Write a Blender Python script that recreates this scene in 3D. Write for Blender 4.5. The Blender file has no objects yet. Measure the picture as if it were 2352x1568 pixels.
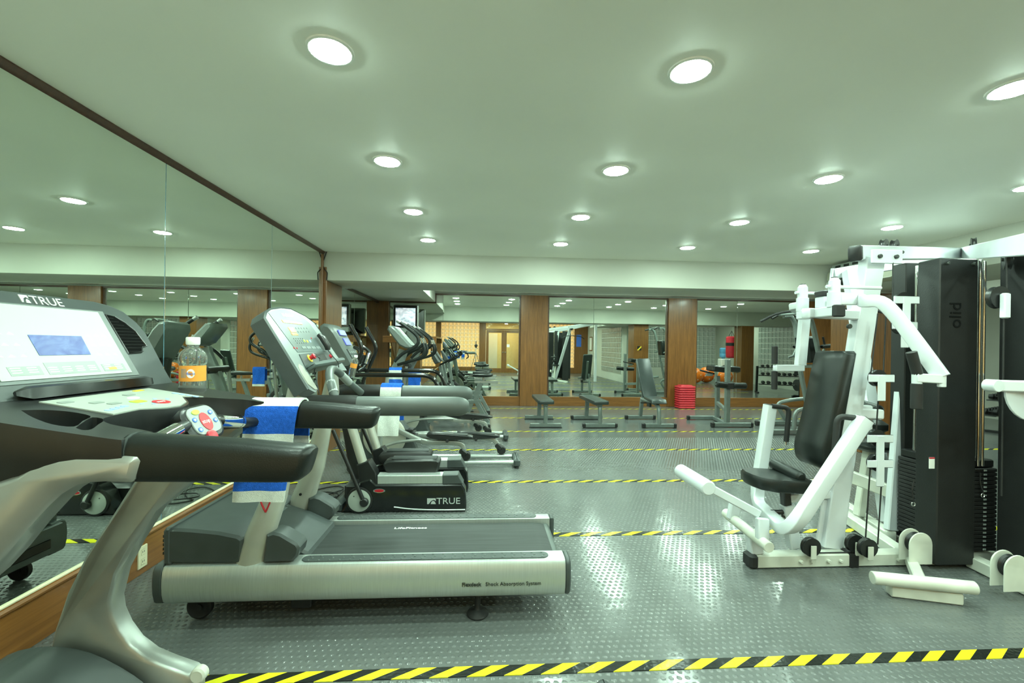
import bpy, math, random
from mathutils import Vector, Matrix
R_ = random.Random(7)
sc = bpy.context.scene
COL = sc.collection
PI = math.pi
# ---------------------------------------------------------------- camera, world, exposure
F_PX, EYE, ROLL, YAW, PX, PY = 1018.0, 1.345, 0.0135, math.atan(0.065), 1176.0, 798.0
cam_d = bpy.data.cameras.new('camera'); cam = bpy.data.objects.new('camera', cam_d); COL.objects.link(cam)
cam_d.sensor_fit = 'HORIZONTAL'; cam_d.sensor_width = 36.0; cam_d.lens = 36.0 * F_PX / 2352.0
cam_d.shift_y = (PY - 784.0) / 2352.0; cam_d.clip_start = 0.02; cam_d.clip_end = 100
cam.matrix_world = (Matrix.Translation((0, 0, EYE)) @ Matrix.Rotation(-YAW, 4, 'Z') @
                    Matrix.Rotation(PI / 2, 4, 'X') @ Matrix.Rotation(ROLL, 4, 'Z'))
sc.camera = cam
sc.cycles.max_bounces = 7; sc.cycles.diffuse_bounces = 4; sc.cycles.glossy_bounces = 4; sc.cycles.transmission_bounces = 5; sc.cycles.transparent_max_bounces = 6
sc.cycles.caustics_refractive = False; sc.cycles.adaptive_threshold = 0.02
w = bpy.data.worlds.new('world'); sc.world = w; w.use_nodes = True
w.node_tree.nodes['Background'].inputs[0].default_value = (0.5, 0.58, 0.5, 1)
w.node_tree.nodes['Background'].inputs[1].default_value = 0.25
vs = sc.view_settings
vs.view_transform = 'Standard'; vs.look = 'None'; vs.gamma = 1.0; vs.use_curve_mapping = False
vs.exposure = 0.0
LAMP_POWER = 365.0
LAMP_TINT = (0.715, 1.0, 0.82)
# ---------------------------------------------------------------- measuring: where a sight line meets a plane of the room
_cr, _sr, _cy, _sy = math.cos(ROLL), math.sin(ROLL), math.cos(YAW), math.sin(YAW)
def at(x, y, Y=None, Z=None, X=None):
    dx, dy = x - PX, y - PY
    a = (dx * _cr + dy * _sr) / F_PX; b = (dx * _sr - dy * _cr) / F_PX
    d = Vector((a * _cy + _sy, _cy - a * _sy, b))
    t = Y / d.y if Y is not None else ((Z - EYE) / d.z if Z is not None else X / d.x)
    return Vector((0, 0, EYE)) + d * t
def side(Y, pts):
    """side outline (x, z) of a machine seen in the plane at depth Y"""
    return [(lambda p: (p.x, p.z))(at(x, y, Y=Y)) for x, y in pts]
# ---------------------------------------------------------------- materials
def mk(name):
    m = bpy.data.materials.new(name); m.use_nodes = True
    return m, m.node_tree, m.node_tree.nodes['Principled BSDF']
def nd(nt, t, **kw):
    n = nt.nodes.new(t)
    for k, v in kw.items():
        if k.startswith('_'): setattr(n, k[1:], v)
        else: n.inputs[k.replace('__', ' ')].default_value = v
    return n
def mat(name, col, rough=0.5, metal=0.0, var=0.06, vscale=14.0, bump=0.0, bscale=200.0, spec=0.5, coat=0.0, emit=0.0, stretch=None):
    m, nt, b = mk(name); L = nt.links.new
    b.inputs['Roughness'].default_value = rough; b.inputs['Metallic'].default_value = metal
    b.inputs['Specular IOR Level'].default_value = spec; b.inputs['Coat Weight'].default_value = coat
    b.inputs['Coat Roughness'].default_value = 0.12
    tc = nd(nt, 'ShaderNodeTexCoord'); src = tc.outputs['Object']
    if stretch:
        mp = nd(nt, 'ShaderNodeMapping'); mp.inputs['Scale'].default_value = stretch; L(src, mp.inputs[0]); src = mp.outputs[0]
    n = nd(nt, 'ShaderNodeTexNoise', Scale=vscale, Detail=1.5); L(src, n.inputs['Vector'])
    r = nd(nt, 'ShaderNodeMapRange', _clamp=True); r.inputs['From Min'].default_value = 0.3; r.inputs['From Max'].default_value = 0.7
    r.inputs['To Min'].default_value = 1 - var; r.inputs['To Max'].default_value = 1 + var; L(n.outputs[0], r.inputs[0])
    mx = nd(nt, 'ShaderNodeVectorMath', _operation='SCALE'); mx.inputs[0].default_value = col[:3]; L(r.outputs[0], mx.inputs['Scale'])
    L(mx.outputs[0], b.inputs['Base Color'])
    if bump:
        nb = nd(nt, 'ShaderNodeTexNoise', Scale=bscale, Detail=0.0); L(src, nb.inputs['Vector'])
        bp = nd(nt, 'ShaderNodeBump', Strength=bump, Distance=0.002); L(nb.outputs[0], bp.inputs['Height']); L(bp.outputs[0], b.inputs['Normal'])
    if emit:
        b.inputs['Emission Color'].default_value = (*col[:3], 1); b.inputs['Emission Strength'].default_value = emit
    return m
def wood(name, c1, c2, axis='z', rough=0.33):
    m, nt, b = mk(name); L = nt.links.new
    tc = nd(nt, 'ShaderNodeTexCoord'); mp = nd(nt, 'ShaderNodeMapping')
    mp.inputs['Scale'].default_value = {'z': (14, 14, 0.7), 'x': (0.7, 14, 14), 'y': (14, 0.7, 14)}[axis]
    L(tc.outputs['Object'], mp.inputs[0])
    n = nd(nt, 'ShaderNodeTexNoise', Scale=3.0, Detail=4.0, Roughness=0.65, Distortion=0.6); L(mp.outputs[0], n.inputs['Vector'])
    r = nd(nt, 'ShaderNodeValToRGB'); r.color_ramp.elements[0].position = 0.32; r.color_ramp.elements[1].position = 0.72
    r.color_ramp.elements[0].color = (*c1, 1); r.color_ramp.elements[1].color = (*c2, 1)
    L(n.outputs[0], r.inputs[0]); L(r.outputs[0], b.inputs['Base Color'])
    b.inputs['Roughness'].default_value = rough; b.inputs['Coat Weight'].default_value = 0.25; b.inputs['Coat Roughness'].default_value = 0.15
    bp = nd(nt, 'ShaderNodeBump', Strength=0.06, Distance=0.003); L(n.outputs[0], bp.inputs['Height']); L(bp.outputs[0], b.inputs['Normal'])
    return m
def glow(name, col, s):
    m, nt, b = mk(name); nt.nodes.remove(b)
    e = nd(nt, 'ShaderNodeEmission', Strength=s); e.inputs[0].default_value = (*col, 1)
    nt.links.new(e.outputs[0], nt.nodes['Material Output'].inputs[0]); return m
M = {}
M['paint'] = mat('cream_paint', (0.47, 0.48, 0.42), 0.7, var=0.03, vscale=3, bump=0.12, bscale=60)
M['ceil'] = mat('ceiling_paint', (0.89, 0.89, 0.82), 0.55, var=0.03, vscale=1.2, bump=0.05, bscale=40)
M['wood'] = wood('varnished_wood', (0.128, 0.050, 0.011), (0.250, 0.104, 0.026))
M['woodx'] = wood('varnished_wood_long', (0.128, 0.050, 0.011), (0.250, 0.104, 0.026), 'x')
M['woody'] = wood('varnished_wood_run', (0.18, 0.068, 0.014), (0.28, 0.115, 0.025), 'y')
M['woodd'] = wood('dark_wood_trim', (0.05, 0.022, 0.012), (0.09, 0.04, 0.02), 'x')
M['mirror'] = mat('mirror_silver', (0.84, 0.90, 0.83), 0.0, 1.0, var=0.0)
M['seam'] = mat('mirror_edge', (0.10, 0.22, 0.30), 0.15, var=0.3, vscale=30)
M['white'] = mat('white_enamel', (0.64, 0.67, 0.70), 0.28, var=0.03, vscale=5, coat=0.3)
M['whitew'] = mat('worn_white_enamel', (0.62, 0.63, 0.56), 0.4, var=0.1, vscale=9)
M['black'] = mat('black_plastic', (0.013, 0.014, 0.014), 0.36, var=0.15, bump=0.05, bscale=500)
M['blackg'] = mat('gloss_black', (0.009, 0.010, 0.010), 0.16, var=0.1)
M['vinyl'] = mat('black_vinyl', (0.011, 0.014, 0.013), 0.36, var=0.15, bump=0.1, bscale=350, spec=0.32)
M['rubber'] = mat('black_rubber', (0.012, 0.012, 0.012), 0.6, var=0.2)
M['dgrey'] = mat('dark_grey_plastic', (0.052, 0.062, 0.062), 0.42, var=0.08, bump=0.06, bscale=600)
M['mgrey'] = mat('mid_grey_plastic', (0.085, 0.10, 0.096), 0.40, var=0.06, bump=0.05, bscale=600)
M['lgrey'] = mat('light_grey_plastic', (0.30, 0.33, 0.32), 0.4, var=0.04)
M['silver'] = mat('silver_paint', (0.36, 0.38, 0.36), 0.34, 0.55, var=0.06)
M['champ'] = mat('champagne_paint', (0.50, 0.50, 0.44), 0.32, 0.35, var=0.04)
M['alu'] = mat('brushed_aluminium', (0.50, 0.54, 0.52), 0.36, 0.55, var=0.07, vscale=9, stretch=(40, 1.0, 1.0))
M['badge'] = mat('silver_badge', (0.55, 0.58, 0.56), 0.3, 0.3, var=0.02)
M['chrome'] = mat('chrome', (0.80, 0.82, 0.80), 0.07, 1.0, var=0.02)
M['gunmetal'] = mat('grey_green_steel', (0.17, 0.20, 0.19), 0.36, 0.25, var=0.08)
M['belt'] = mat('running_belt', (0.022, 0.026, 0.026), 0.55, var=0.35, vscale=5, stretch=(0.6, 14, 1), bump=0.06, bscale=900)
M['red'] = mat('red_plastic', (0.52, 0.02, 0.035), 0.38, var=0.06)
M['redpaint'] = mat('red_marker', (0.42, 0.01, 0.02), 0.4)
M['yellow'] = mat('yellow_plastic', (0.75, 0.55, 0.04), 0.4)
M['green'] = mat('lime_plastic', (0.45, 0.75, 0.06), 0.4)
M['blue'] = mat('blue_print', (0.05, 0.15, 0.62), 0.4)
M['paleblue'] = mat('pale_blue_print', (0.32, 0.48, 0.68), 0.4)
M['orange'] = mat('orange_ball', (0.90, 0.20, 0.015), 0.35, var=0.04)
M['whitep'] = mat('white_plastic', (0.85, 0.86, 0.83), 0.35, var=0.02)
M['panelw'] = mat('console_overlay', (0.36, 0.39, 0.35), 0.45, var=0.03, vscale=4)
M['ink'] = mat('grey_ink', (0.30, 0.33, 0.31), 0.4)
M['cream'] = mat('ivory_plastic', (0.78, 0.72, 0.50), 0.4, var=0.03)
# ---------------------------------------------------------------- mesh builder
def V(*a): return Vector(a)
def fillet(pts, r, n=5):
    pts = [Vector(p) for p in pts]; out = [pts[0]]
    for i in range(1, len(pts) - 1):
        a, b, c = pts[i - 1], pts[i], pts[i + 1]
        d1, d2 = (a - b), (c - b); rr = min(r, d1.length * 0.49, d2.length * 0.49)
        p, q = b + d1.normalized() * rr, b + d2.normalized() * rr
        for k in range(n + 1):
            t = k / n; out.append(p * (1 - t) ** 2 + b * 2 * t * (1 - t) + q * t * t)
    out.append(pts[-1]); return out
def smooth(pts, n=4):
    pts = [Vector(p) for p in pts]; q = [pts[0] * 2 - pts[1]] + pts + [pts[-1] * 2 - pts[-2]]; out = []
    for i in range(1, len(q) - 2):
        p0, p1, p2, p3 = q[i - 1:i + 3]
        for k in range(n):
            t = k / n
            out.append(0.5 * ((2 * p1) + (p2 - p0) * t + (2 * p0 - 5 * p1 + 4 * p2 - p3) * t * t + (3 * p1 - p0 - 3 * p2 + p3) * t ** 3))
    out.append(pts[-1]); return out
def smooth2(pts, n=4):
    return [(p.x, p.y) for p in smooth([(x, y, 0) for x, y in pts], n)]
def rrect(w, h, r, n=3):
    o = []
    for cx, cy, a in ((w / 2 - r, h / 2 - r, 0), (-w / 2 + r, h / 2 - r, 90), (-w / 2 + r, -h / 2 + r, 180), (w / 2 - r, -h / 2 + r, 270)):
        for k in range(n + 1):
            t = math.radians(a + 90 * k / n); o.append((cx + r * math.cos(t), cy + r * math.sin(t)))
    return o
def circ(r, n=12, sx=1, sy=1): return [(r * sx * math.cos(2 * PI * k / n), r * sy * math.sin(2 * PI * k / n)) for k in range(n)]
class MB:
    def __init__(s): s.v = []; s.f = []
    def add(s, vs, fs):
        o = len(s.v); s.v += [Vector(p) for p in vs]; s.f += [[i + o for i in f] for f in fs]; return s
    def loft(s, rings, cap=True, closed=False):
        n = len(rings[0]); vs = [p for r in rings for p in r]; fs = []; m = len(rings)
        for i in range(m if closed else m - 1):
            for k in range(n):
                a, b = i * n + k, i * n + (k + 1) % n; c, d = ((i + 1) % m) * n + (k + 1) % n, ((i + 1) % m) * n + k
                fs.append([a, b, c, d])
        if cap and not closed: fs += [list(range(n - 1, -1, -1)), list(range((m - 1) * n, m * n))]
        return s.add(vs, fs)
    def box(s, c, d, ch=0.004, rot=None):
        hx, hy, hz = d[0] / 2, d[1] / 2, d[2] / 2; ch = min(ch, hx * .9, hy * .9, hz * .9); c = Vector(c)
        if ch <= 0:
            vs = [(x, y, z) for z in (-hz, hz) for x, y in ((-hx, -hy), (hx, -hy), (hx, hy), (-hx, hy))]
            fs = [[3, 2, 1, 0], [4, 5, 6, 7], [0, 1, 5, 4], [1, 2, 6, 5], [2, 3, 7, 6], [3, 0, 4, 7]]
        else:
            def ring(ix, iy, z):
                x, y = hx - ix, hy - iy; k = ch
                return [(-x + k, -y, z), (x - k, -y, z), (x, -y + k, z), (x, y - k, z), (x - k, y, z), (-x + k, y, z), (-x, y - k, z), (-x, -y + k, z)]
            t = MB().loft([ring(ch, ch, -hz), ring(0, 0, -hz + ch), ring(0, 0, hz - ch), ring(ch, ch, hz)]); vs, fs = t.v, t.f
        vs = [Vector(p) for p in vs]
        if rot is not None: vs = [rot @ p for p in vs]
        return s.add([p + c for p in vs], fs)
    def bx(s, x0, x1, y0, y1, z0, z1, ch=0.004):
        return s.box(((x0 + x1) / 2, (y0 + y1) / 2, (z0 + z1) / 2), (abs(x1 - x0), abs(y1 - y0), abs(z1 - z0)), ch)
    def beam(s, p, q, w, h, ch=0.004, up=(0, 0, 1)):
        p, q = Vector(p), Vector(q); d = (q - p); u = Vector(up)
        if abs(d.normalized().dot(u)) > 0.98: u = Vector((1, 0, 0))
        z = d.normalized(); x = u.cross(z).normalized(); y = z.cross(x)
        return s.box((p + q) / 2, (w, h, d.length), ch, Matrix((x, y, z)).transposed())
    def sweep(s, pts, prof, up=(0, 0, 1), cap=True, closed=False, scale=None):
        pts = [Vector(p) for p in pts]; rings = []; n = len(pts); u = Vector(up)
        for i, p in enumerate(pts):
            a = pts[i - 1] if (i or closed) else p; b = pts[(i + 1) % n] if (i < n - 1 or closed) else p
            z = (b - a).normalized(); x = u.cross(z)
            if x.length < 1e-3: x = Vector((1, 0, 0)).cross(z)
            x.normalize(); y = z.cross(x); k = scale[i] if scale else 1
            rings.append([p + x * (q[0] * k) + y * (q[1] * k) for q in prof])
        return s.loft(rings, cap, closed)
    def tube(s, pts, r, n=10, cap=True, closed=False):
        pts = [Vector(p) for p in pts]; m = len(pts)
        rs = r if isinstance(r, (list, tuple)) else [r] * m
        rings = []; prev = None
        for i, p in enumerate(pts):
            a = pts[i - 1] if (i or closed) else p; b = pts[(i + 1) % m] if (i < m - 1 or closed) else p
            z = (b - a).normalized()
            if prev is None:
                x = z.cross(Vector((0, 0, 1)))
                if x.length < 0.05: x = z.cross(Vector((0, 1, 0)))
            else: x = prev - z * prev.dot(z)
            x.normalize(); prev = x; y = z.cross(x)
            rings.append([p + (x * math.cos(2 * PI * k / n) + y * math.sin(2 * PI * k / n)) * rs[i] for k in range(n)])
        return s.loft(rings, cap, closed)
    def prism(s, poly, y0, y1, ch=0.004, ax='y'):
        """extrude outline (a,b) along an axis: ax y -> (x,z), ax x -> (y,z), ax z -> (x,y)"""
        ar = sum(poly[i][0] * poly[(i + 1) % len(poly)][1] - poly[(i + 1) % len(poly)][0] * poly[i][1] for i in range(len(poly)))
        if ar < 0: poly = poly[::-1]
        n = len(poly); ins = []
        for i in range(n):
            a, b, c = Vector(poly[i - 1]), Vector(poly[i]), Vector(poly[(i + 1) % n])
            d1, d2 = (b - a), (c - b)
            if d1.length < 1e-7 or d2.length < 1e-7: ins.append(tuple(b)); continue
            d1.normalize(); d2.normalize(); nn = Vector((-d1.y - d2.y, d1.x + d2.x))
            if nn.length < 1e-4: ins.append(tuple(b)); continue
            nn.normalize(); k = max(0.35, nn.dot(Vector((-d1.y, d1.x))))
            ins.append(tuple(b + nn * (ch / k)))
        def P(p, y): return {'y': (p[0], y, p[1]), 'x': (y, p[0], p[1]), 'z': (p[0], p[1], y)}[ax]
        sg = 1 if y1 > y0 else -1
        if ch > 0:
            rings = [[P(p, y0) for p in ins], [P(p, y0 + sg * ch) for p in poly], [P(p, y1 - sg * ch) for p in poly], [P(p, y1) for p in ins]]
        else: rings = [[P(p, y0) for p in poly], [P(p, y1) for p in poly]]
        return s.loft(rings)
    def lathe(s, prof, c=(0, 0, 0), axis=(0, 0, 1), n=20):
        z = Vector(axis).normalized(); x = z.cross(Vector((0, 0, 1)))
        if x.length < 1e-3: x = Vector((1, 0, 0))
        x.normalize(); y = z.cross(x); c = Vector(c)
        rings = [[c + z * h + (x * math.cos(2 * PI * k / n) + y * math.sin(2 * PI * k / n)) * max(r, 1e-4) for k in range(n)] for r, h in prof]
        return s.loft(rings)
    def cyl(s, p, q, r, n=16, ch=0.003):
        p, q = Vector(p), Vector(q); L = (q - p).length; ch = min(ch, L * .4, r * .5)
        return s.lathe([(r - ch, 0), (r, ch), (r, L - ch), (r - ch, L)], p, q - p, n)
    def ell(s, c, r, n=14, m=9):
        c = Vector(c); rings = []
        for i in range(m + 1):
            t = PI * i / m; rr = max(math.sin(t), 1e-3)
            rings.append([c + Vector((r[0] * rr * math.cos(2 * PI * k / n), r[1] * rr * math.sin(2 * PI * k / n), -r[2] * math.cos(t))) for k in range(n)])
        return s.loft(rings)
    def slab(s, quad, t):
        q = [Vector(p) for p in quad]; nn = (q[1] - q[0]).cross(q[2] - q[1]).normalized() * t
        return s.loft([[p - nn for p in q], q])
    def build(s, name, m, parent=None, ang=38, kind=None):
        me = bpy.data.meshes.new(name); o = parent.matrix_world.translation if False else (parent_base(parent))
        me.from_pydata([tuple(p - o) for p in s.v], [], s.f); me.validate()
        import bmesh
        bm = bmesh.new(); bm.from_mesh(me); bmesh.ops.recalc_face_normals(bm, faces=bm.faces); bm.to_mesh(me); bm.free()
        me.shade_smooth(); me.set_sharp_from_angle(angle=math.radians(ang))
        me.materials.append(M[m] if isinstance(m, str) else m)
        ob = bpy.data.objects.new(name, me); COL.objects.link(ob)
        if parent is not None: ob.parent = parent
        if kind: ob['kind'] = kind
        return ob
BASE = {}
def parent_base(p):
    """world origin of the frame a new part is written in"""
    o = Vector((0, 0, 0))
    while p is not None: o = o + Vector(p.location); p = p.parent
    return o
def tag(o, label, cat, group=None):
    o['label'] = label; o['category'] = cat
    if group: o['group'] = group
    return o
def thing(name, label, cat, loc=(0, 0, 0), group=None):
    o = bpy.data.objects.new(name, None); COL.objects.link(o); o.location = loc; o.empty_display_size = 0.1
    return tag(o, label, cat, group)
def single(mb, name, m, label, cat, group=None, base=None, ang=38):
    """a thing that is one mesh; its origin at the middle of its foot"""
    if base is None:
        xs = [p.x for p in mb.v]; ys = [p.y for p in mb.v]; base = Vector(((min(xs) + max(xs)) / 2, (min(ys) + max(ys)) / 2, min(p.z for p in mb.v)))
    base = Vector(base); mb.v = [p - base for p in mb.v]
    o = mb.build(name, m, None, ang); o.location = base
    return tag(o, label, cat, group)
def struct(mb, name, m, parent=None, ang=38):
    o = mb.build(name, m, parent, ang)
    if parent is None: o['kind'] = 'structure'
    return o
def copy_tree(o, parent=None):
    c = o.copy(); COL.objects.link(c); c.parent = parent
    for ch in list(o.children): copy_tree(ch, c)
    return c
def place(o, loc, rz=0.0, label=None, group=None):
    o.location = loc; o.rotation_euler = (0, 0, rz)
    if label: o['label'] = label
    if group: o['group'] = group
    return o
FONT = {}
def text(name, s, size, loc, right, up, m, parent, ext=0.0006, align='LEFT', bold=0.0, sx=1.0):
    cu = bpy.data.curves.new('t', 'FONT'); cu.body = s; cu.size = size; cu.extrude = ext; cu.align_x = align; cu.offset = bold; cu.resolution_u = 3
    t = bpy.data.objects.new('t', cu); COL.objects.link(t)
    dg = bpy.context.evaluated_depsgraph_get(); me = bpy.data.meshes.new_from_object(t.evaluated_get(dg))
    bpy.data.objects.remove(t); bpy.data.curves.remove(cu)
    r = Vector(right).normalized(); u = Vector(up); u = (u - r * u.dot(r)).normalized(); nn = r.cross(u)
    o = parent_base(parent); loc = Vector(loc)
    for v in me.vertices:
        p = v.co.copy(); v.co = loc + r * p.x * sx + u * p.y + nn * p.z - o
    me.materials.clear(); me.materials.append(M[m] if isinstance(m, str) else m)
    ob = bpy.data.objects.new(name, me); COL.objects.link(ob)
    if parent is not None: ob.parent = parent
    return ob
# ================================================================ ROOM SHELL
CEIL, BAY, SOFF, BEAM = 2.493, 2.60, 2.365, 2.14
# floor material: grey rubber with glossy polish, fine ribs in the far part
def floor_mat():
    m, nt, b = mk('rubber_floor'); L = nt.links.new
    tc = nd(nt, 'ShaderNodeTexCoord')
    n1 = nd(nt, 'ShaderNodeTexNoise', Scale=1.3, Detail=1.0); L(tc.outputs['Object'], n1.inputs['Vector'])
    n2 = nd(nt, 'ShaderNodeTexNoise', Scale=26.0, Detail=1.0); L(tc.outputs['Object'], n2.inputs['Vector'])
    r = nd(nt, 'ShaderNodeValToRGB'); r.color_ramp.elements[0].position = 0.25; r.color_ramp.elements[1].position = 0.75
    r.color_ramp.elements[0].color = (*FLOOR_LO, 1); r.color_ramp.elements[1].color = (*FLOOR_HI, 1)
    ad = nd(nt, 'ShaderNodeMath', _operation='MULTIPLY_ADD'); ad.inputs[1].default_value = 0.35; L(n2.outputs[0], ad.inputs[0]); L(n1.outputs[0], ad.inputs[2])
    sb = nd(nt, 'ShaderNodeMath', _operation='SUBTRACT'); sb.inputs[1].default_value = 0.17; L(ad.outputs[0], sb.inputs[0])
    L(sb.outputs[0], r.inputs[0]); L(r.outputs[0], b.inputs['Base Color'])
    rr = nd(nt, 'ShaderNodeMapRange'); rr.inputs['From Min'].default_value = 0.35; rr.inputs['From Max'].default_value = 0.65
    rr.inputs['To Min'].default_value = 0.15; rr.inputs['To Max'].default_value = 0.18; L(n1.outputs[0], rr.inputs[0]); L(rr.outputs[0], b.inputs['Roughness'])
    n3 = nd(nt, 'ShaderNodeTexNoise', Scale=9.0, Detail=1.0); L(tc.outputs['Object'], n3.inputs['Vector'])
    n4 = nd(nt, 'ShaderNodeTexNoise', Scale=70.0, Detail=0.0); L(tc.outputs['Object'], n4.inputs['Vector'])
    b1 = nd(nt, 'ShaderNodeBump', Strength=0.22, Distance=0.006); L(n3.outputs[0], b1.inputs['Height'])
    b2 = nd(nt, 'ShaderNodeBump', Strength=0.15, Distance=0.002); L(n4.outputs[0], b2.inputs['Height']); L(b1.outputs[0], b2.inputs['Normal'])
    L(b2.outputs[0], b.inputs['Normal']); b.inputs['Specular IOR Level'].default_value = 0.6
    return m
FLOOR_LO, FLOOR_HI = (0.108, 0.115, 0.113), (0.124, 0.131, 0.129)
M['floor'] = floor_mat()
fl = struct(MB().bx(-2.5, 10.7, -3.6, 10.45, -0.06, 0, 0), 'floor', 'floor')
def studs():
    import numpy as np
    p = 0.034; xs = np.arange(-1.95, 5.45, p); ys = np.arange(0.85, 6.6, p)
    gx, gy = np.meshgrid(xs, ys); gx = gx + (np.arange(len(ys)) % 2)[:, None] * p / 2
    c = np.stack([gx.ravel(), gy.ravel()], 1)
    a = np.arange(6) * math.pi / 3; ring = np.stack([np.cos(a), np.sin(a)], 1)
    vs = np.zeros((len(c), 13, 3)); vs[:, :6, :2] = c[:, None] + ring * 0.0125; vs[:, :6, 2] = -0.0002
    vs[:, 6:12, :2] = c[:, None] + ring * 0.0092; vs[:, 6:12, 2] = 0.0018; vs[:, 12, :2] = c; vs[:, 12, 2] = 0.0022
    q = [[k, (k + 1) % 6, 6 + (k + 1) % 6, 6 + k] for k in range(6)]; t = [[6 + k, 6 + (k + 1) % 6, 12] for k in range(6)]
    n = len(c); off = (np.arange(n) * 13)[:, None]
    loops = np.concatenate([(np.array(q).ravel()[None] + off), (np.array(t).ravel()[None] + off)], 1).ravel()
    sizes = np.tile(np.array([4] * 6 + [3] * 6), n); starts = np.concatenate([[0], np.cumsum(sizes)[:-1]])
    me = bpy.data.meshes.new('floor_studs'); me.vertices.add(n * 13); me.vertices.foreach_set('co', vs.ravel())
    me.loops.add(len(loops)); me.loops.foreach_set('vertex_index', loops)
    me.polygons.add(len(sizes)); me.polygons.foreach_set('loop_start', starts)
    me.update(calc_edges=True); me.validate(); me.shade_smooth(); me.materials.append(M['floor'])
    o = bpy.data.objects.new('floor_studs', me); COL.objects.link(o); o.parent = fl; o['kind'] = 'stuff'
studs()
# hazard tape
def tape_mat():
    m, nt, b = mk('hazard_tape'); L = nt.links.new
    tc = nd(nt, 'ShaderNodeTexCoord'); sp = nd(nt, 'ShaderNodeSeparateXYZ'); L(tc.outputs['Object'], sp.inputs[0])
    a = nd(nt, 'ShaderNodeMath', _operation='MULTIPLY_ADD'); a.inputs[1].default_value = -1.75; L(sp.outputs[1], a.inputs[0]); L(sp.outputs[0], a.inputs[2])
    d = nd(nt, 'ShaderNodeMath', _operation='DIVIDE'); d.inputs[1].default_value = 0.152; L(a.outputs[0], d.inputs[0])
    f = nd(nt, 'ShaderNodeMath', _operation='FRACT'); L(d.outputs[0], f.inputs[0])
    g = nd(nt, 'ShaderNodeMath', _operation='GREATER_THAN'); g.inputs[1].default_value = 0.5; L(f.outputs[0], g.inputs[0])
    mx = nd(nt, 'ShaderNodeMixRGB'); mx.inputs[1].default_value = (0.012, 0.014, 0.012, 1); mx.inputs[2].default_value = (0.72, 0.66, 0.02, 1)
    L(g.outputs[0], mx.inputs[0]); L(mx.outputs[0], b.inputs['Base Color']); b.inputs['Roughness'].default_value = 0.22; b.inputs['Specular IOR Level'].default_value = 0.3
    n = nd(nt, 'ShaderNodeTexNoise', Scale=55.0, Detail=1.0); L(tc.outputs['Object'], n.inputs['Vector'])
    bp = nd(nt, 'ShaderNodeBump', Strength=0.5, Distance=0.003); L(n.outputs[0], bp.inputs['Height']); L(bp.outputs[0], b.inputs['Normal'])
    return m
M['tape'] = tape_mat()
TAPES = [(1.842, 'striped hazard tape on the floor nearest to the camera, in front of the first treadmill'),
         (3.170, 'striped hazard tape running from the long grey treadmill to the white press'),
         (4.435, 'striped hazard tape passing behind the black crank elliptical'),
         (5.815, 'striped hazard tape just beyond the roller feet of the first grey elliptical'),
         (7.100, 'striped hazard tape just in front of the benches'),
         (8.470, 'striped hazard tape under the rear feet of the benches'),
         (9.770, 'striped hazard tape close to the mirrored back wall')]
for y, lb in TAPES:
    t = MB().bx(-1.95 if y < 5.6 else -2.3, 5.45 if y < 4.2 else 8.4, y - 0.029, y + 0.029, -0.0005, 0.0032 if y < 6.5 else 0.0012, 0)
    single(t, 'hazard_tape', 'tape', lb, 'tape', 'hazard tapes across the floor')
t = MB().bx(0.4, 2.4, -1.50, -1.455, -0.0005, 0.0012, 0)
single(t, 'hazard_tape', 'tape', 'striped hazard tape on the threshold of the glazed doors', 'tape', 'hazard tapes across the floor')
# ceilings and beam
struct(MB().bx(-2.5, 10.7, -1.75, 5.60, CEIL, CEIL + 0.1, 0), 'ceiling', 'ceil')
struct(MB().bx(-2.5, 10.7, 6.30, 10.45, BAY, BAY + 0.1, 0), 'ceiling_back_bay', 'ceil')
struct(MB().bx(-2.5, 10.7, 5.585, 6.36, BEAM, BAY + 0.1, 0.004), 'trim_beam', 'paint')
sf = MB().bx(-2.45, -1.11, 6.34, 10.40, SOFF, BAY + 0.08, 0.003)
struct(sf, 'trim_soffit', 'paint')
struct(MB().bx(4.62, 5.62, 2.2, 5.59, 2.16, CEIL + 0.02, 0.004), 'trim_boxed_soffit', 'paint')
# left wall with its mirrors
wl = struct(MB().bx(-2.2, -2.0, -1.75, 5.62, 0, CEIL + 0.05, 0), 'wall_left', 'paint')
seams = [-1.70, -1.26, 0.12, 1.50, 2.88, 4.262, 5.538]
for i in range(len(seams) - 1):
    a, b = seams[i], seams[i + 1]
    MB().bx(-2.0, -1.974, a + 0.003, b - 0.003, 0.235, 2.455, 0.0012).build('mirror_panel', 'mirror', wl)
    MB().bx(-2.0, -1.9755, b - 0.003, b + 0.003, 0.235, 2.455, 0).build('mirror_joint', 'seam', wl)
bl = MB().bx(-2.0, -1.962, -1.70, 5.56, 0, 0.205, 0.002)
bl = struct(bl, 'baseboard_left', 'woody')
bd = MB()
prof = [(0, 0), (0.034, 0), (0.044, 0.008), (0.046, 0.018), (0.040, 0.028), (0.028, 0.031), (0, 0.032)]
bd.prism([(-1.997 + a, 0.205 + b) for a, b in prof], -1.70, 5.56, 0)
bd.build('moulding', 'woody', bl)
MB().bx(-1.98, -1.962, -1.70, 5.545, 0.236, 0.246, 0.002).build('edge_strip', 'cream', bl)
struct(MB().prism([(-2.0, 2.498), (-1.955, 2.498), (-1.953, 2.485), (-1.962, 2.470), (-1.968, 2.462), (-1.985, 2.448), (-2.0, 2.446)], -1.7, 5.585, 0), 'trim_left_top', 'woodd')
struct(MB().bx(-2.0, -1.962, 5.535, 5.575, 0.2, 2.455, 0.004), 'trim_left_end', 'wood')
pil = struct(MB().bx(-2.42, -1.927, 5.575, 6.17, 0, 2.139, 0.004), 'trim_column_left', 'wood')
MB().bx(-2.2, -1.93, 5.57, 5.584, 2.1, 2.302, 0.002).build('facing_board', 'wood', pil)
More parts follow.
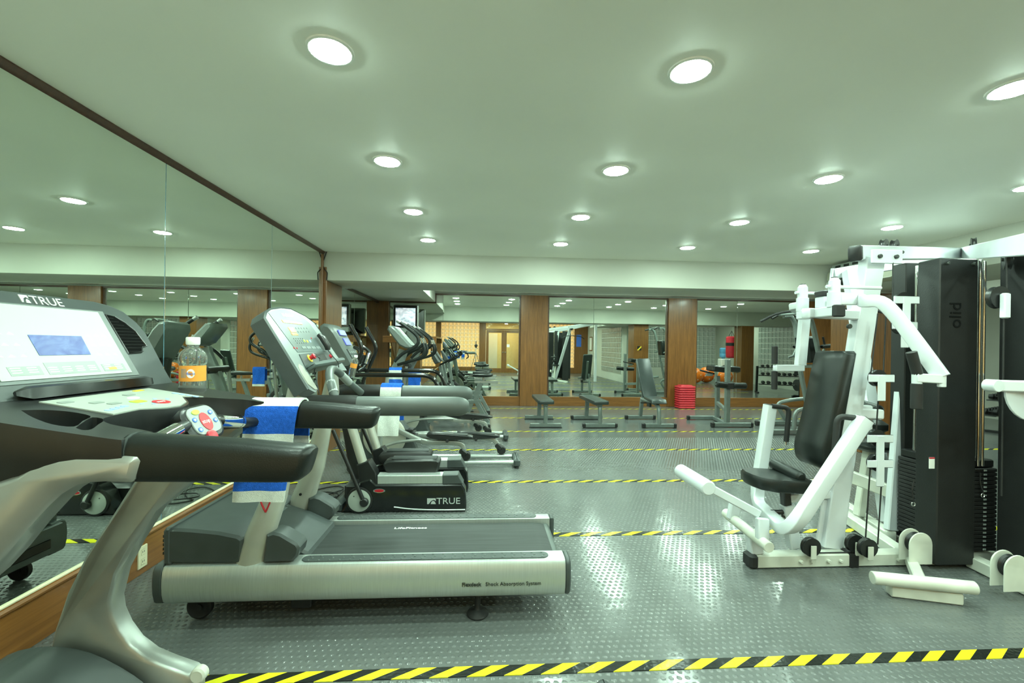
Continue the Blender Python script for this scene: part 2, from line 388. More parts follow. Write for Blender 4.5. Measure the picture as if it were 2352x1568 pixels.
# left wall of the back bay
wb = struct(MB().bx(-2.55, -2.395, 6.1, 10.45, 0, BAY + 0.05, 0), 'wall_left_back_bay', 'paint')
for a, b in ((6.18, 8.35), (8.36, 10.19)):
    MB().bx(-2.395, -2.385, a, b, 0.21, 2.32, 0.001).build('mirror_panel', 'mirror', wb)
struct(MB().bx(-2.395, -2.36, 6.18, 10.2, 0, 0.21, 0.003), 'baseboard_left_back_bay', 'woody')
struct(MB().bx(-2.395, -2.365, 6.18, 10.2, 2.32, SOFF, 0.003), 'trim_left_back_bay', 'woodd')
# back wall
YB = 10.27
wk = struct(MB().bx(-2.5, 8.6, YB + 0.012, YB + 0.2, 0, BAY + 0.05, 0), 'wall_back', 'paint')
def mpanel(x0, x1, z0, z1, yaw, tilt):
    c = Vector(((x0 + x1) / 2, YB - 0.004, (z0 + z1) / 2))
    rot = Matrix.Rotation(yaw, 3, 'Z') @ Matrix.Rotation(tilt, 3, 'X')
    MB().box(c, (x1 - x0 - 0.004, 0.008, z1 - z0), 0.001, rot).build('mirror_panel', 'mirror', wk)
TILT = 0.0035
mpanel(-2.13, -0.93, 0.205, 2.345, 0.010, TILT)
mpanel(-0.93, 0.87, 0.205, 2.535, 0.016, TILT)
mpanel(1.475, 2.58, 0.205, 2.535, 0.010, TILT)
mpanel(2.58, 4.37, 0.205, 2.535, 0.010, TILT)
mpanel(5.02, 6.07, 0.205, 2.535, 0.008, TILT)
mpanel(6.07, 7.74, 0.205, 2.535, 0.008, TILT)
struct(MB().bx(-2.4, 0.87, YB - 0.045, YB + 0.01, 0, 0.213, 0.003), 'baseboard_back_left', 'woodx')
struct(MB().bx(1.47, 4.37, YB - 0.045, YB + 0.01, 0, 0.213, 0.003), 'baseboard_back_middle', 'woodx')
struct(MB().bx(5.0, 7.75, YB - 0.045, YB + 0.01, 0, 0.213, 0.003), 'baseboard_back_right', 'woodx')
n = 0
for x0, x1, z in ((-1.12, 0.87, 2.528), (1.47, 4.37, 2.528), (5.0, 7.75, 2.528), (-2.13, -1.08, 2.335)):
    n += 1; struct(MB().bx(x0, x1, YB - 0.04, YB + 0.01, z, z + 0.038, 0.003), 'trim_%d' % n, 'woodd')
struct(MB().bx(-1.125, -1.085, YB - 0.04, YB + 0.01, 2.34, 2.565, 0.003), 'trim_5', 'woodd')
for k, (x0, x1) in enumerate(((-2.39, -2.135), (0.858, 1.488), (4.356, 5.036), (7.735, 8.50))):
    p = struct(MB().bx(x0, x1, YB - 0.085, YB + 0.01, 0, 2.56 if k else 2.36, 0.004), 'trim_pilaster_%d' % (k + 1), 'wood')
    if k in (1, 2):
        for xx in (x0 - 0.035, x1):
            MB().bx(xx, xx + 0.035, YB - 0.04, YB + 0.01, 0.21, 2.53, 0.003).build('edge_trim', 'woodd', p)
struct(MB().bx(8.49, 10.7, 9.9, 10.45, 0, BAY + 0.05, 0.004), 'wall_niche', 'wood')
# right wall, side room, columns
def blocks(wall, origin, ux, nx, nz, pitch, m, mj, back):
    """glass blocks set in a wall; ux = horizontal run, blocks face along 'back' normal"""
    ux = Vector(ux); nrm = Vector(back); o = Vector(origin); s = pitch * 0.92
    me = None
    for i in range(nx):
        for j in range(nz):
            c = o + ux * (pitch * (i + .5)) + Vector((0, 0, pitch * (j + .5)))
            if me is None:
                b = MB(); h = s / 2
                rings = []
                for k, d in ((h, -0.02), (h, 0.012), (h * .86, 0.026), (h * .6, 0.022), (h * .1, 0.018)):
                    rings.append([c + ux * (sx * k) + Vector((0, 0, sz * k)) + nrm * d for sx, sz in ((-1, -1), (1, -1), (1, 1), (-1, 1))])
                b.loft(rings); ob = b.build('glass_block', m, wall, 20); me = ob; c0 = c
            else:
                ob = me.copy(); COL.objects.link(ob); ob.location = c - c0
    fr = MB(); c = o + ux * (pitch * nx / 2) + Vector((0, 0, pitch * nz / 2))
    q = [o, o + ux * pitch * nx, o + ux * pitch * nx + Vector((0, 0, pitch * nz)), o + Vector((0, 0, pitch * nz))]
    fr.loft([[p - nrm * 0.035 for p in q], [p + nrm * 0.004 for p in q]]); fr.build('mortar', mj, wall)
def glow_block_mat(name, col, emit, ecol):  # emission put into the glass in place of light passing through it
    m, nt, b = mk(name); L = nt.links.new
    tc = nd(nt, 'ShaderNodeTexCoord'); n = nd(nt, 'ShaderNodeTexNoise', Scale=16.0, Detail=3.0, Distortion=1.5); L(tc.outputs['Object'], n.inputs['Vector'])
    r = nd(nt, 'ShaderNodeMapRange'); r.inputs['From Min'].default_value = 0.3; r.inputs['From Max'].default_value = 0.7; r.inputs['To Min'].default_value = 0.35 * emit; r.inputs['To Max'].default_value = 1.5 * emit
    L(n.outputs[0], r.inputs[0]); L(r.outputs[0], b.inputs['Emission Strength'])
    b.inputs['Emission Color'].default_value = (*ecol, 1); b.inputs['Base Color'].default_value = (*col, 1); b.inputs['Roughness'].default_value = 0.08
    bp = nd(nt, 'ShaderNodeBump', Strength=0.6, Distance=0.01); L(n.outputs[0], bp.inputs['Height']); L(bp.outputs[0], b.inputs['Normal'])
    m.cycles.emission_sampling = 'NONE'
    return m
M['blk_amber'] = glow_block_mat('amber_glass_block_glow', (0.35, 0.24, 0.10), 0.75, (1.0, 0.62, 0.24))  # backlit look comes from the material's own glow, not the corridor lamps
M['blk_white'] = glow_block_mat('pale_glass_block_glow', (0.16, 0.20, 0.17), 0.10, (0.85, 1.0, 0.8))
M['mortar'] = mat('pale_mortar', (0.75, 0.77, 0.70), 0.8)
wr = struct(MB().bx(5.52, 5.95, -1.75, 4.15, 0, CEIL + .05, 0.004), 'wall_right', 'paint')
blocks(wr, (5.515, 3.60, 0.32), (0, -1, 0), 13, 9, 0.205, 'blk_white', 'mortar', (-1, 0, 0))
colr = struct(MB().bx(5.06, 5.56, 5.62, 6.16, 0, BEAM, 0.004), 'trim_column_right', 'wood')
colm = struct(MB().bx(8.62, 9.05, 5.95, 6.36, 0, BEAM, 0.004), 'trim_column_far', 'wood')
wsr = struct(MB().bx(10.6, 10.8, 1.2, 10.45, 0, BAY + .1, 0), 'wall_side_room', 'paint')
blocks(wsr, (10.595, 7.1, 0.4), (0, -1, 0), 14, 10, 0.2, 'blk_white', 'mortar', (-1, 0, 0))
wsf = struct(MB().bx(5.55, 10.8, 1.1, 1.3, 0, CEIL + .05, 0), 'wall_side_room_front', 'paint')
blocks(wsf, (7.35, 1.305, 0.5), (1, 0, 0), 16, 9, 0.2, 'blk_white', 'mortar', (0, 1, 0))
# wall behind the camera: amber glass blocks and the glazed double door
YF = -1.6
wf = struct(MB().bx(-2.2, 5.75, YF - 0.12, YF - 0.06, 2.50, BAY, 0), 'wall_front', 'paint')
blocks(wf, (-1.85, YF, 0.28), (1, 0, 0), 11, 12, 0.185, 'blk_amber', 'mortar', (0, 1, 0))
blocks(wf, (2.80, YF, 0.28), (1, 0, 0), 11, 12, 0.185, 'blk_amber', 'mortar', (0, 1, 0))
k = 0
for x0, x1, z0, z1 in ((-2.0, -1.85, 0, 2.5), (0.185, 0.50, 0, 2.5), (2.34, 2.80, 0, 2.5), (4.835, 5.53, 0, 2.5), (-1.85, 0.185, 0, 0.28), (2.80, 4.835, 0, 0.28), (-2.0, 5.53, 2.46, 2.52)):
    k += 1; struct(MB().bx(x0, x1, YF - 0.08, YF + 0.05, z0, z1, 0.004), 'trim_front_%d' % k, 'wood')
def glass_mat():
    m, nt, b = mk('clear_glass'); nt.nodes.remove(b)
    g = nd(nt, 'ShaderNodeBsdfGlossy', Roughness=0.02); t = nd(nt, 'ShaderNodeBsdfTransparent'); t.inputs[0].default_value = (0.93, 0.97, 0.93, 1)
    f = nd(nt, 'ShaderNodeFresnel', IOR=1.45); x = nd(nt, 'ShaderNodeMixShader'); L = nt.links.new
    L(f.outputs[0], x.inputs[0]); L(t.outputs[0], x.inputs[1]); L(g.outputs[0], x.inputs[2]); L(x.outputs[0], nt.nodes['Material Output'].inputs[0]); return m
M['glass'] = glass_mat()
for k, (x0, x1, hx) in enumerate(((0.52, 1.42, 1.36), (1.42, 2.32, 1.48))):
    d = MB()
    for a, b, c, e in ((x0, x0 + .13, 0, 2.12), (x1 - .13, x1, 0, 2.12), (x0 + .13, x1 - .13, 0, .22), (x0 + .13, x1 - .13, 1.99, 2.12)):
        d.bx(a + .002, b - .002, YF - 0.04, YF + 0.005, c + .003, e, 0.003)
    dr = struct(d, 'door_%d' % (k + 1), 'wood')
    MB().bx(x0 + .13, x1 - .13, YF - .022, YF - .014, .22, 1.99, 0).build('glass_pane', 'glass', dr)
    MB().lathe([(0.018, 0), (0.018, 0.03), (0.032, 0.05), (0.028, 0.07), (0.01, 0.075)], (hx, YF + 0.005, 1.02), (0, 1, 0), 14).build('knob', 'chrome', dr)
struct(MB().bx(0.5, 2.34, YF - .05, YF + .02, 2.13, 2.19, .003), 'trim_transom', 'wood')
MB().bx(0.5, 2.34, YF - .02, YF - .012, 2.19, 2.46, 0).build('transom_pane', 'glass', wf)
MB().bx(1.56, 1.70, YF - .013, YF - .0115, 1.28, 1.42, 0).build('notice', 'whitep', bpy.data.objects['door_2'])
# corridor beyond the doors
M['warm'] = mat('warm_corridor_paint', (0.80, 0.66, 0.36), 0.6, var=0.03)
struct(MB().bx(-2.2, 5.7, -3.55, -3.45, 0, 2.6, 0), 'wall_corridor', 'warm')
struct(MB().bx(-2.2, 5.7, -3.5, -1.73, 2.50, 2.58, 0), 'ceiling_corridor', 'warm')
struct(MB().bx(-2.25, -2.2, -3.5, -1.6, 0, 2.6, 0), 'wall_corridor_left', 'warm')
struct(MB().bx(5.7, 5.75, -3.5, -1.6, 0, 2.6, 0), 'wall_corridor_right', 'warm')
dc = MB().bx(0.55, 1.2, -3.46, -3.42, 0, 2.0, 0.004); struct(dc, 'door_3', 'whitep')
# ================================================================ DOWNLIGHTS
M['lens'] = glow('lamp_lens', LAMP_TINT, LAMP_POWER)
M['lensw'] = glow('corridor_lens', (1.0, 0.80, 0.45), LAMP_POWER * 1.3)
def lamp(x, y, z, label, group, lens='lens'):
    t = thing('ceiling_downlight', label, 'ceiling light', (x, y, z), group)
    MB().lathe([(0.075, -0.001), (0.076, -0.0065), (0.081, -0.0075), (0.088, -0.005), (0.091, 0.002), (0.075, 0.002)], (x, y, z), (0, 0, 1), 28).build('trim_ring', 'whitep', t)
    MB().lathe([(0.0745, -0.003), (0.0725, -0.0088), (0.052, -0.0125), (0.0, -0.014)], (x, y, z), (0, 0, 1), 16).build('lens', lens, t)
    return t
LX = (-0.61, 0.835, 2.27, 3.72)
rows = ((4.83, 'row just before the beam'), (3.825, 'third row from the camera'), (2.80, 'second row from the camera'), (1.77, 'row nearest to the camera'), (0.74, 'row above the camera'), (-0.35, 'row near the glazed doors'))
cols = ('nearest the left mirrors', 'second from the left mirrors', 'third from the left mirrors', 'farthest from the left mirrors')
for y, rn in rows:
    for x, cn in zip(LX, cols): lamp(x, y, CEIL, 'round ceiling light, %s, %s' % (rn, cn), 'downlights in the main ceiling')
for y, rn in ((7.30, 'row just behind the beam'), (8.15, 'middle row'), (8.97, 'row nearest the back mirrors')):
    for x, cn in ((-0.68, 'by the soffit'), (0.77, 'before the first wooden pilaster'), (2.26, 'above the flat benches'), (3.85, 'above the incline bench'), (5.25, 'above the red steps'), (6.95, 'rightmost')):
        lamp(x, y, BAY, 'back bay ceiling light, %s, %s' % (rn, cn), 'downlights in the back bay')
for x, y, w_ in ((7.2, 3.0, 'before the front glass blocks on the left'), (8.8, 3.0, 'above the middle gym ball'), (7.2, 4.6, 'left of the gym balls'), (8.8, 4.6, 'in front of the gym balls'), (9.8, 3.8, 'beside the punching bag')):
    lamp(x, y, CEIL, 'round ceiling light of the side room, %s' % w_, 'downlights in the side room')
for x, y, w_ in ((0.2, -2.6, 'behind the left amber blocks'), (1.6, -2.6, 'right behind the glazed doors'), (3.6, -2.6, 'behind the right amber blocks')):
    lamp(x, y, 2.50, 'warm ceiling light in the corridor, %s' % w_, 'corridor downlights', 'lensw')
# ================================================================ NEAR TREADMILL (black console, silver arms)
def cut(ob, mb):
    """sink a pocket into a part"""
    me = bpy.data.meshes.new('pocket'); o = parent_base(ob)
    me.from_pydata([tuple(p - o) for p in mb.v], [], mb.f); me.validate()
    import bmesh
    bm = bmesh.new(); bm.from_mesh(me); bmesh.ops.recalc_face_normals(bm, faces=bm.faces); bm.to_mesh(me); bm.free()
    k = bpy.data.objects.new('pocket', me); COL.objects.link(k); k.matrix_world = Matrix.Translation(o)
    md = ob.modifiers.new('b', 'BOOLEAN'); md.operation = 'DIFFERENCE'; md.object = k; md.solver = 'EXACT'
    bpy.context.view_layer.update()
    dg = bpy.context.evaluated_depsgraph_get(); nm = bpy.data.meshes.new_from_object(ob.evaluated_get(dg))
    ob.modifiers.clear(); ob.data = nm; bpy.data.objects.remove(k)
    nm.shade_smooth(); nm.set_sharp_from_angle(angle=math.radians(35))
def towel(parent_rail_top, x0, x1, yc, half, ztop, zn, zf, label, bands, sag=0.012, shift=(0, 0)):
    """folded striped towel over a bar running along x; hangs to zn on the near side and zf on the far side"""
    r = half + 0.006; path = []
    for k in range(9): path.append((-r - 0.004 * math.sin(k * 1.1), zn + (ztop - zn - r * .7) * k / 8))
    for k in range(1, 8): a = PI - PI * k / 8; path.append((r * math.cos(a), ztop - r * .7 + r * .75 * math.sin(a)))
    for k in range(9): path.append((r, ztop - r * .7 - (ztop - r * .7 - zf) * k / 8))
    L = [0]
    for i in range(1, len(path)): L.append(L[-1] + math.dist(path[i], path[i - 1]))
    t = thing('towel', label, 'towel', ((x0 + x1) / 2, yc, zn), 'striped gym towels')
    nx = 10; T = 0.007
    def P(i, j, off):
        a = path[max(i - 1, 0)]; b = path[min(i + 1, len(path) - 1)]; d = Vector((b[0] - a[0], b[1] - a[1])).normalized()
        hang = max(0, (ztop - path[i][1])); u = j / nx
        w = 0.004 * math.sin(u * 9 + path[i][1] * 20) * min(1, hang * 8)
        x = x0 + (x1 - x0) * u + shift[0] * hang * (1 if i < 12 else 0) + shift[1] * hang * (1 if i >= 12 else 0)
        return Vector((x, yc + path[i][0] - d.y * off + w, path[i][1] + d.x * off))
    edges = [0.0] + bands + [L[-1]]; cur = 0
    for bi in range(len(edges) - 1):
        a, b = edges[bi], edges[bi + 1]; ids = [i for i in range(len(path)) if L[i] >= a - 1e-6 and L[i] <= b + 1e-6]
        if bi + 1 < len(edges) - 1 and ids[-1] + 1 < len(path): ids.append(ids[-1] + 1)
        rings = [[P(i, j, 0) for j in range(nx + 1)] + [P(i, j, T) for j in range(nx, -1, -1)] for i in ids]
        MB().loft(rings).build('blue_band' if bi % 2 else 'white_band', 'towelb' if bi % 2 else 'towelw', t, 50)
    return t
M['towelb'] = mat('blue_terry', (0.022, 0.115, 0.56), 0.95, var=0.16, vscale=90, bump=0.9, bscale=420, spec=0.1)
M['towelw'] = mat('white_terry', (0.70, 0.74, 0.70), 0.95, var=0.06, vscale=90, bump=0.9, bscale=420, spec=0.1)
M['ventb'] = mat('vent_shadow_black', (0.004, 0.004, 0.004), 0.9, spec=0.05)
def tm_a():
    YC = 1.395
    t = thing('treadmill', 'black treadmill with silver arms and white console, nearest to the camera', 'treadmill', (-0.6, YC, 0), 'treadmills')
    PD = Vector((-0.125, 0, 0.21)).normalized(); PN = Vector((PD.z, 0, -PD.x))   # panel: up-slope, outward
    def pp(y, z, off=0.0):
        k = (z - 1.24) / PD.z; return Vector((-1.2 + PD.x * k, y, z)) + PN * off
    half = [(0.0, 1.490), (0.12, 1.490), (0.24, 1.489), (0.30, 1.480), (0.345, 1.462), (0.378, 1.425), (0.391, 1.39), (0.386, 1.323), (0.376, 1.241), (0.376, 1.170)]
    face = [(YC + a, z) for a, z in half] + [(YC - a, z) for a, z in half[:0:-1]]
    h = MB()
    rings = []
    for off, ins in ((0.0, 0.012), (-0.008, 0.0), (-0.05, 0.0), (-0.085, 0.05)):
        rr = []
        for y, z in face:
            k = 1 - ins / 0.38; rr.append(pp(YC + (y - YC) * k, 1.17 + (z - 1.17) * (1 - ins / 0.4), off))
        rings.append(rr)
    h.loft(rings); hs = h.build('console_housing', 'dgrey', t)
    def poly(pts, t0, t1, name, m, par): return MB().loft([[pp(y, z, t0) for y, z in pts], [pp(y, z, t1) for y, z in pts]]).build(name, m, par)
    poly([(1.165, 1.232), (1.625, 1.232), (1.632, 1.450), (1.158, 1.450)], -0.002, 0.002, 'bezel', 'mgrey', t)
    ov = poly([(1.185, 1.241), (1.598, 1.241), (1.607, 1.445), (1.178, 1.445)], 0.001, 0.004, 'display_overlay', 'panelw', t)
    sc_ = poly([(1.318, 1.303), (1.480, 1.303), (1.485, 1.360), (1.320, 1.360)], 0.003, 0.0052, 'screen', 'lcd', ov)
    for y0, y1, z0, z1 in ((1.215, 1.300, 1.252, 1.275), (1.315, 1.480, 1.250, 1.283), (1.495, 1.580, 1.250, 1.272)):
        poly([(y0, z0), (y1, z0), (y1, z1), (y0, z1)], 0.003, 0.0046, 'instruction_box', 'overlay2', ov)
        for q in range(3):
            n = max(1, int((y1 - y0) / 0.04))
            for c in range(n):
                a = y0 + 0.006 + c * (y1 - y0) / n; zz = z0 + 0.006 + q * 0.006
                poly([(a, zz), (a + 0.026, zz), (a + 0.026, zz + 0.002), (a, zz + 0.002)], 0.004, 0.0049, 'printed_line', 'whitep', ov)
    for y in (1.215, 1.245, 1.275, 1.512, 1.542, 1.572):
        for z in (1.30, 1.33, 1.36):
            poly([(y - .009, z), (y + .009, z), (y, z + .007)], 0.003, 0.0046, 'profile_icon', 'whitep', ov)
    poly([(1.515, 1.254), (1.545, 1.254), (1.545, 1.262), (1.515, 1.262)], 0.0045, 0.0052, 'amber_key', 'yellow', ov)
    text('brand_lettering', 'TRUE', 0.040, pp(1.394, 1.4545, 0.0006), (0, 1, 0), PD, 'badge', t, 0.002, sx=1.05)
    lg = MB().loft([[pp(y, z, o) for y, z in [(1.366, 1.456), (1.366, 1.478), (1.391, 1.478), (1.391, 1.468), (1.384, 1.472), (1.376, 1.468), (1.370, 1.456)]] for o in (0.0, 0.0025)])
    lg.loft([[pp(y, z, o) for y, z in [(1.378, 1.455), (1.391, 1.455), (1.389, 1.463), (1.384, 1.467), (1.380, 1.463)]] for o in (0.0, 0.0025)])
    lg.build('logo_mark', 'badge', t)
    for sgn in (1, -1):
        vp = [(0.240, 1.440), (0.275, 1.434), (0.305, 1.415), (0.33, 1.385), (0.342, 1.331), (0.318, 1.327), (0.300, 1.309), (0.238, 1.305)]
        vp = [(YC + sgn * a, z) for a, z in vp]
        v = poly(vp, -0.001, 0.0015, 'air_vent', 'ventb', t)
        for k in range(11):
            z = 1.312 + k * 0.0115; e = 0.335 if z < 1.37 else 0.335 - (z - 1.37) * 1.25
            e = min(e, 0.342); s0 = 0.238
            if z < 1.327: e = 0.312
            MB().beam(pp(YC + sgn * s0, z, 0.003), pp(YC + sgn * e, z, 0.003), 0.0018, 0.0018, 0.0004).build('vent_slat', 'black', v)
        MB().tube([pp(a, z, 0.002) for a, z in vp], 0.003, 6, closed=True).build('vent_rim', 'black', v)
    # book ledge
    lb = MB(); a, b = Vector((-1.165, 1.185, 1.213)), Vector((-1.165, 1.640, 1.213))
    lb.sweep([a, a + Vector((0.004, 0.03, 0)), b - Vector((0, .02, 0)), b], [(-0.012, -0.016), (0.010, -0.016), (0.018, 0.004), (0.008, 0.016), (-0.006, 0.012)], scale=[.35, 1, 1, .7])
    lb.build('book_ledge', 'blackg', t)
    # tray with arms
    plan = smooth2([(-1.24, 1.765), (-1.10, 1.758), (-0.95, 1.752), (-0.80, 1.748)], 3) + [(-0.79, 1.665)] + \
        smooth2([(-0.80, 1.660), (-0.855, 1.648), (-0.90, 1.615), (-0.945, 1.588)], 3) + \
        smooth2([(-0.985, 1.535), (-0.925, 1.465), (-0.900, 1.40), (-0.905, 1.345), (-0.94, 1.285)], 3) + \
        smooth2([(-0.935, 1.19), (-0.925, 1.145), (-0.88, 1.112), (-0.80, 1.105)], 3) + [(-0.775, 1.10), (-0.775, 1.008)] + \
        smooth2([(-0.80, 1.005), (-0.95, 1.003), (-1.10, 1.008), (-1.24, 1.025)], 3)
    def zt(x): return 1.16 + (-0.945 - x) * 0.154
    tr = MB()
    def ring(inset, dz, base):
        cx, cy = -1.02, YC
        return [Vector((x + (cx - x) * inset, y + (cy - y) * inset * .6, (zt(x) + dz) if base is None else base)) for x, y in plan]
    tr.loft([ring(0.05, 0, 1.045), ring(0.0, 0, 1.075), ring(0, -0.012, None), ring(0.012, 0, None)])
    tray = tr.build('console_tray', 'black', t)
    def onp0(x, y):
        n = Vector((0.154, 0, 1)); o = Vector((0, 0, EYE)); d = at(x, y, Y=1.0) - o
        return o + d * ((Vector((-0.945, 1.3, 1.16)) - o).dot(n) / d.dot(n))
    def pocket(px, deep):
        pts = []
        for x, y in px:
            p = onp0(x, y); pts.append((p.x, p.y))
        q = smooth2(pts + [pts[0]], 3)[:-1]
        cut(tray, MB().prism(q, 1.165 - deep, 1.3, 0, 'z'))
    pocket([(48, 942), (100, 941), (160, 945), (208, 955), (190, 966), (170, 979), (120, 974), (75, 958)], 0.06)
    pocket([(174, 982), (190, 970), (212, 958), (240, 963), (226, 974), (210, 985), (190, 987)], 0.06)
    cut(tray, MB().lathe([(0.042, 1.085), (0.042, 1.35)], (-1.052, 1.682, 0), (0, 0, 1), 28))
    # keypad
    kp = [(-1.128, 1.205), (-1.128, 1.578), (-0.952, 1.580), (-0.990, 1.530), (-0.932, 1.462), (-0.910, 1.40), (-0.915, 1.35), (-0.945, 1.285), (-0.94, 1.195)]
    k = MB().loft([[Vector((x, y, zt(x) + d)) for x, y in kp] for d in (-0.004, 0.003)]).build('keypad', 'panelw', t)
    def key(x, y, a, b, m, name, h=0.0045, oval=True):
        pr = circ(1, 14, a, b) if oval else rrect(2 * a, 2 * b, min(a, b) * .5, 2)
        MB().loft([[Vector((x + u, y + v, zt(x + u) + d)) for u, v in pr] for d in (0.002, h)]).build(name, m, k)
    key(-0.968, 1.405, 0.022, 0.026, 'red', 'stop_key'); text('key_lettering', 'stop', 0.017, (-0.963, 1.386, zt(-0.963) + 0.0052), (0, 1, 0), (-1, 0, .15), 'whitep', k, 0.0003)
    key(-1.005, 1.365, 0.013, 0.022, 'green', 'start_key', oval=False); key(-1.045, 1.40, 0.011, 0.02, 'whitep', 'white_key')
    key(-1.112, 1.51, 0.006, 0.02, 'yellow', 'amber_key', oval=False)
    for q in range(4):
        key(-0.972 - 0.004 * q, 1.222 + 0.022 * q, 0.007, 0.009, 'paleblue', 'blue_key', oval=False)
        key(-1.03 + 0.022 * q, 1.558, 0.008, 0.008, 'paleblue', 'blue_key', oval=False)
    for x, y in ((-1.05, 1.28), (-1.02, 1.30), (-1.08, 1.43), (-1.09, 1.235)): key(x, y, 0.009, 0.018, 'overlay2', 'grey_key', oval=False)
    for x, y in ((-0.98, 1.345), (-0.962, 1.365), (-1.005, 1.43), (-0.985, 1.455)): key(x, y, 0.005, 0.006, 'paleblue', 'arrow_key')
    # crossbar with remote pod
    bar = [at(345, 1020, Y=1.12), at(385, 1000, Y=1.20), at(425, 978, Y=1.30), at(462, 968, Y=1.395), at(505, 967, Y=1.49), at(560, 969, Y=1.60), at(600, 968, Y=1.68)]
    bb = MB().tube(smooth(bar, 4), 0.017, 12).build('crossbar', 'black', t)
    MB().tube([at(362, 1012, Y=1.15), at(405, 988, Y=1.245)], 0.0205, 16).build('grip_sensor', 'chrome', bb)
    MB().tube([at(503, 966, Y=1.485), at(553, 968.5, Y=1.59)], 0.0205, 16).build('grip_sensor', 'chrome', bb)
    MB().tube([at(548, 968, Y=1.58), at(562, 969, Y=1.605)], [0.022, 0.014], 14).build('grip_cap', 'blackg', bb)
    pc = at(462, 972, Y=1.355); U = Vector((-0.52, 0.02, 0.85)).normalized(); W = Vector((0.12, 0.98, 0.05)).normalized(); W = (W - U * W.dot(U)).normalized(); N = W.cross(U)
    def pf(a, b, c): return pc + W * a + U * b + N * c
    o1 = rrect(0.135, 0.115, 0.04, 5)
    pod = MB().loft([[pf(x * s, y * s, c) for x, y in o1] for s, c in ((0.55, -0.055), (0.9, -0.035), (1.0, -0.008), (0.97, 0.006), (0.86, 0.012))]).build('control_pod', 'black', t)
    o2 = rrect(0.098, 0.088, 0.024, 4)
    fp = MB().loft([[pf(x * s, y * s + 0.004, c) for x, y in o2] for s, c in ((1.0, 0.008), (1, 0.0145), (.97, .016))]).build('pod_faceplate', 'lgrey', pod)
    def pk(a, b, ra, rb, m, name, c=0.018):
        MB().loft([[pf(a + x, b + y + .004, cc) for x, y in circ(1, 16, ra, rb)] for cc in (0.015, c)]).build(name, m, fp)
    pk(0, -0.006, 0.019, 0.029, 'red', 'stop_button'); text('button_lettering', 'stop', 0.017, pf(-0.0165, -0.007, 0.0186), W, U, 'whitep', fp, 0.0003)
    pk(-0.018, 0.028, 0.014, 0.008, 'green', 'start_button')
    for a, b in ((-0.035, 0.006), (-0.034, -0.026), (0.032, 0.018), (0.035, -0.010)): pk(a, b, 0.0075, 0.0075, 'blue', 'arrow_button'); pk(a, b, 0.0035, 0.0035, 'whitep', 'arrow_mark', 0.0187)
    kb = at(485, 1001, Y=1.34)
    MB().lathe([(0.012, -0.02), (0.014, 0), (0.017, 0.002), (0.017, 0.008), (0.012, 0.011)], kb, N, 18).build('safety_knob', 'red', pod)
    # handrails
    hr = smooth2([(-0.040, 0.02), (-0.030, 0.044), (0.0, 0.052), (0.030, 0.044), (0.040, 0.02), (0.040, -0.03), (0.030, -0.048), (0.0, -0.052), (-0.030, -0.048), (-0.040, -0.03), (-0.040, 0.02)], 2)[:-1]
    for y in (1.053, 1.706):
        rr = []
        for x, top, bot, kk, sk in ((-0.785, 1.142, 1.036, 1, 0), (-0.70, 1.138, 1.035, 1, 0), (-0.55, 1.128, 1.034, 1, 0.1), (-0.45, 1.118, 1.033, 1, 0.18), (-0.415, 1.116, 1.034, 1, 0.26), (-0.402, 1.113, 1.037, .93, 0.28), (-0.394, 1.106, 1.044, .75, 0.30)):
            c, hh = (top + bot) / 2, (top - bot) / 2 / 0.052
            rr.append([Vector((x + b * hh * sk, y + a * kk, c + b * hh)) for a, b in hr])
        MB().loft(rr).build('handrail', 'vinyl', t, 50)
        MB().loft([[Vector((x, y + a * 1.03, 1.089 + b * 1.03 * .053 / .052)) for a, b in hr] for x in (-0.779, -0.773)]).build('joint_ring', 'dgrey', t)
    # silver C-arms
    lo = side(1.63, [(345, 1180), (302, 1255), (268, 1320), (252, 1385), (256, 1415), (272, 1450), (298, 1485), (335, 1513), (380, 1532), (430, 1549)])
    le = side(1.63, [(96, 1600), (103, 1530), (121, 1450), (150, 1365), (192, 1280), (240, 1200), (285, 1120)])
    up = side(1.0, [(30, 1095), (60, 1076), (95, 1062), (130, 1052), (170, 1047), (280, 1050), (305, 1052), (312, 1062), (300, 1104), (292, 1111), (230, 1109), (195, 1111), (165, 1117), (130, 1138), (100, 1166), (50, 1220), (0, 1282)])
    outline = le + [(-1.17, .96), (-1.08, 1.025)] + up + [(-1.05, 0.84)] + lo + side(1.63, [(446, 1562), (445, 1640)])
    for y0, y1, s in ((1.0, 1.075, 1), (1.68, 1.755, -1)):
        a = MB().prism(outline, y0, y1, 0.012)
        for v in a.v: v.y += (0.0 if s > 0 else -0.05) * min(1.0, max(0.0, (1.02 - v.z) / 0.4))
        a.build('arm', 'silver', t, 45)
    for y0, y1 in ((1.05, 1.12), (1.60, 1.655)):
        MB().cyl((-0.975, y0, 0.19), (-0.975, y1 - .02, 0.19), 0.026, 18, 0.006).build('arm_pivot', 'whitew', t)
    # base
    for y0, y1 in ((1.0, 1.14), (1.47, 1.60)):
        rl = MB().bx(-1.35, 0.44, y0, y1, 0.055, 0.135, 0.012).build('side_rail', 'silver', t)
        MB().bx(0.43, 0.475, y0 - .003, y1 + .003, 0.05, 0.14, 0.012).build('end_cap', 'dgrey', rl)
        MB().bx(-0.75, 0.40, y0 + .03, y1 - .03, 0.134, 0.140, 0.002).build('foot_pad', 'dgrey', rl)
    MB().bx(-1.2, 0.43, 1.145, 1.465, 0.075, 0.118, 0.02).build('running_belt', 'belt', t)
    hd = MB(); prof = smooth2([(-1.62, 0.06), (-1.63, 0.22), (-1.58, 0.29), (-1.46, 0.315), (-1.32, 0.29), (-1.18, 0.21), (-1.10, 0.135)], 3) + [(-1.10, 0.06)]
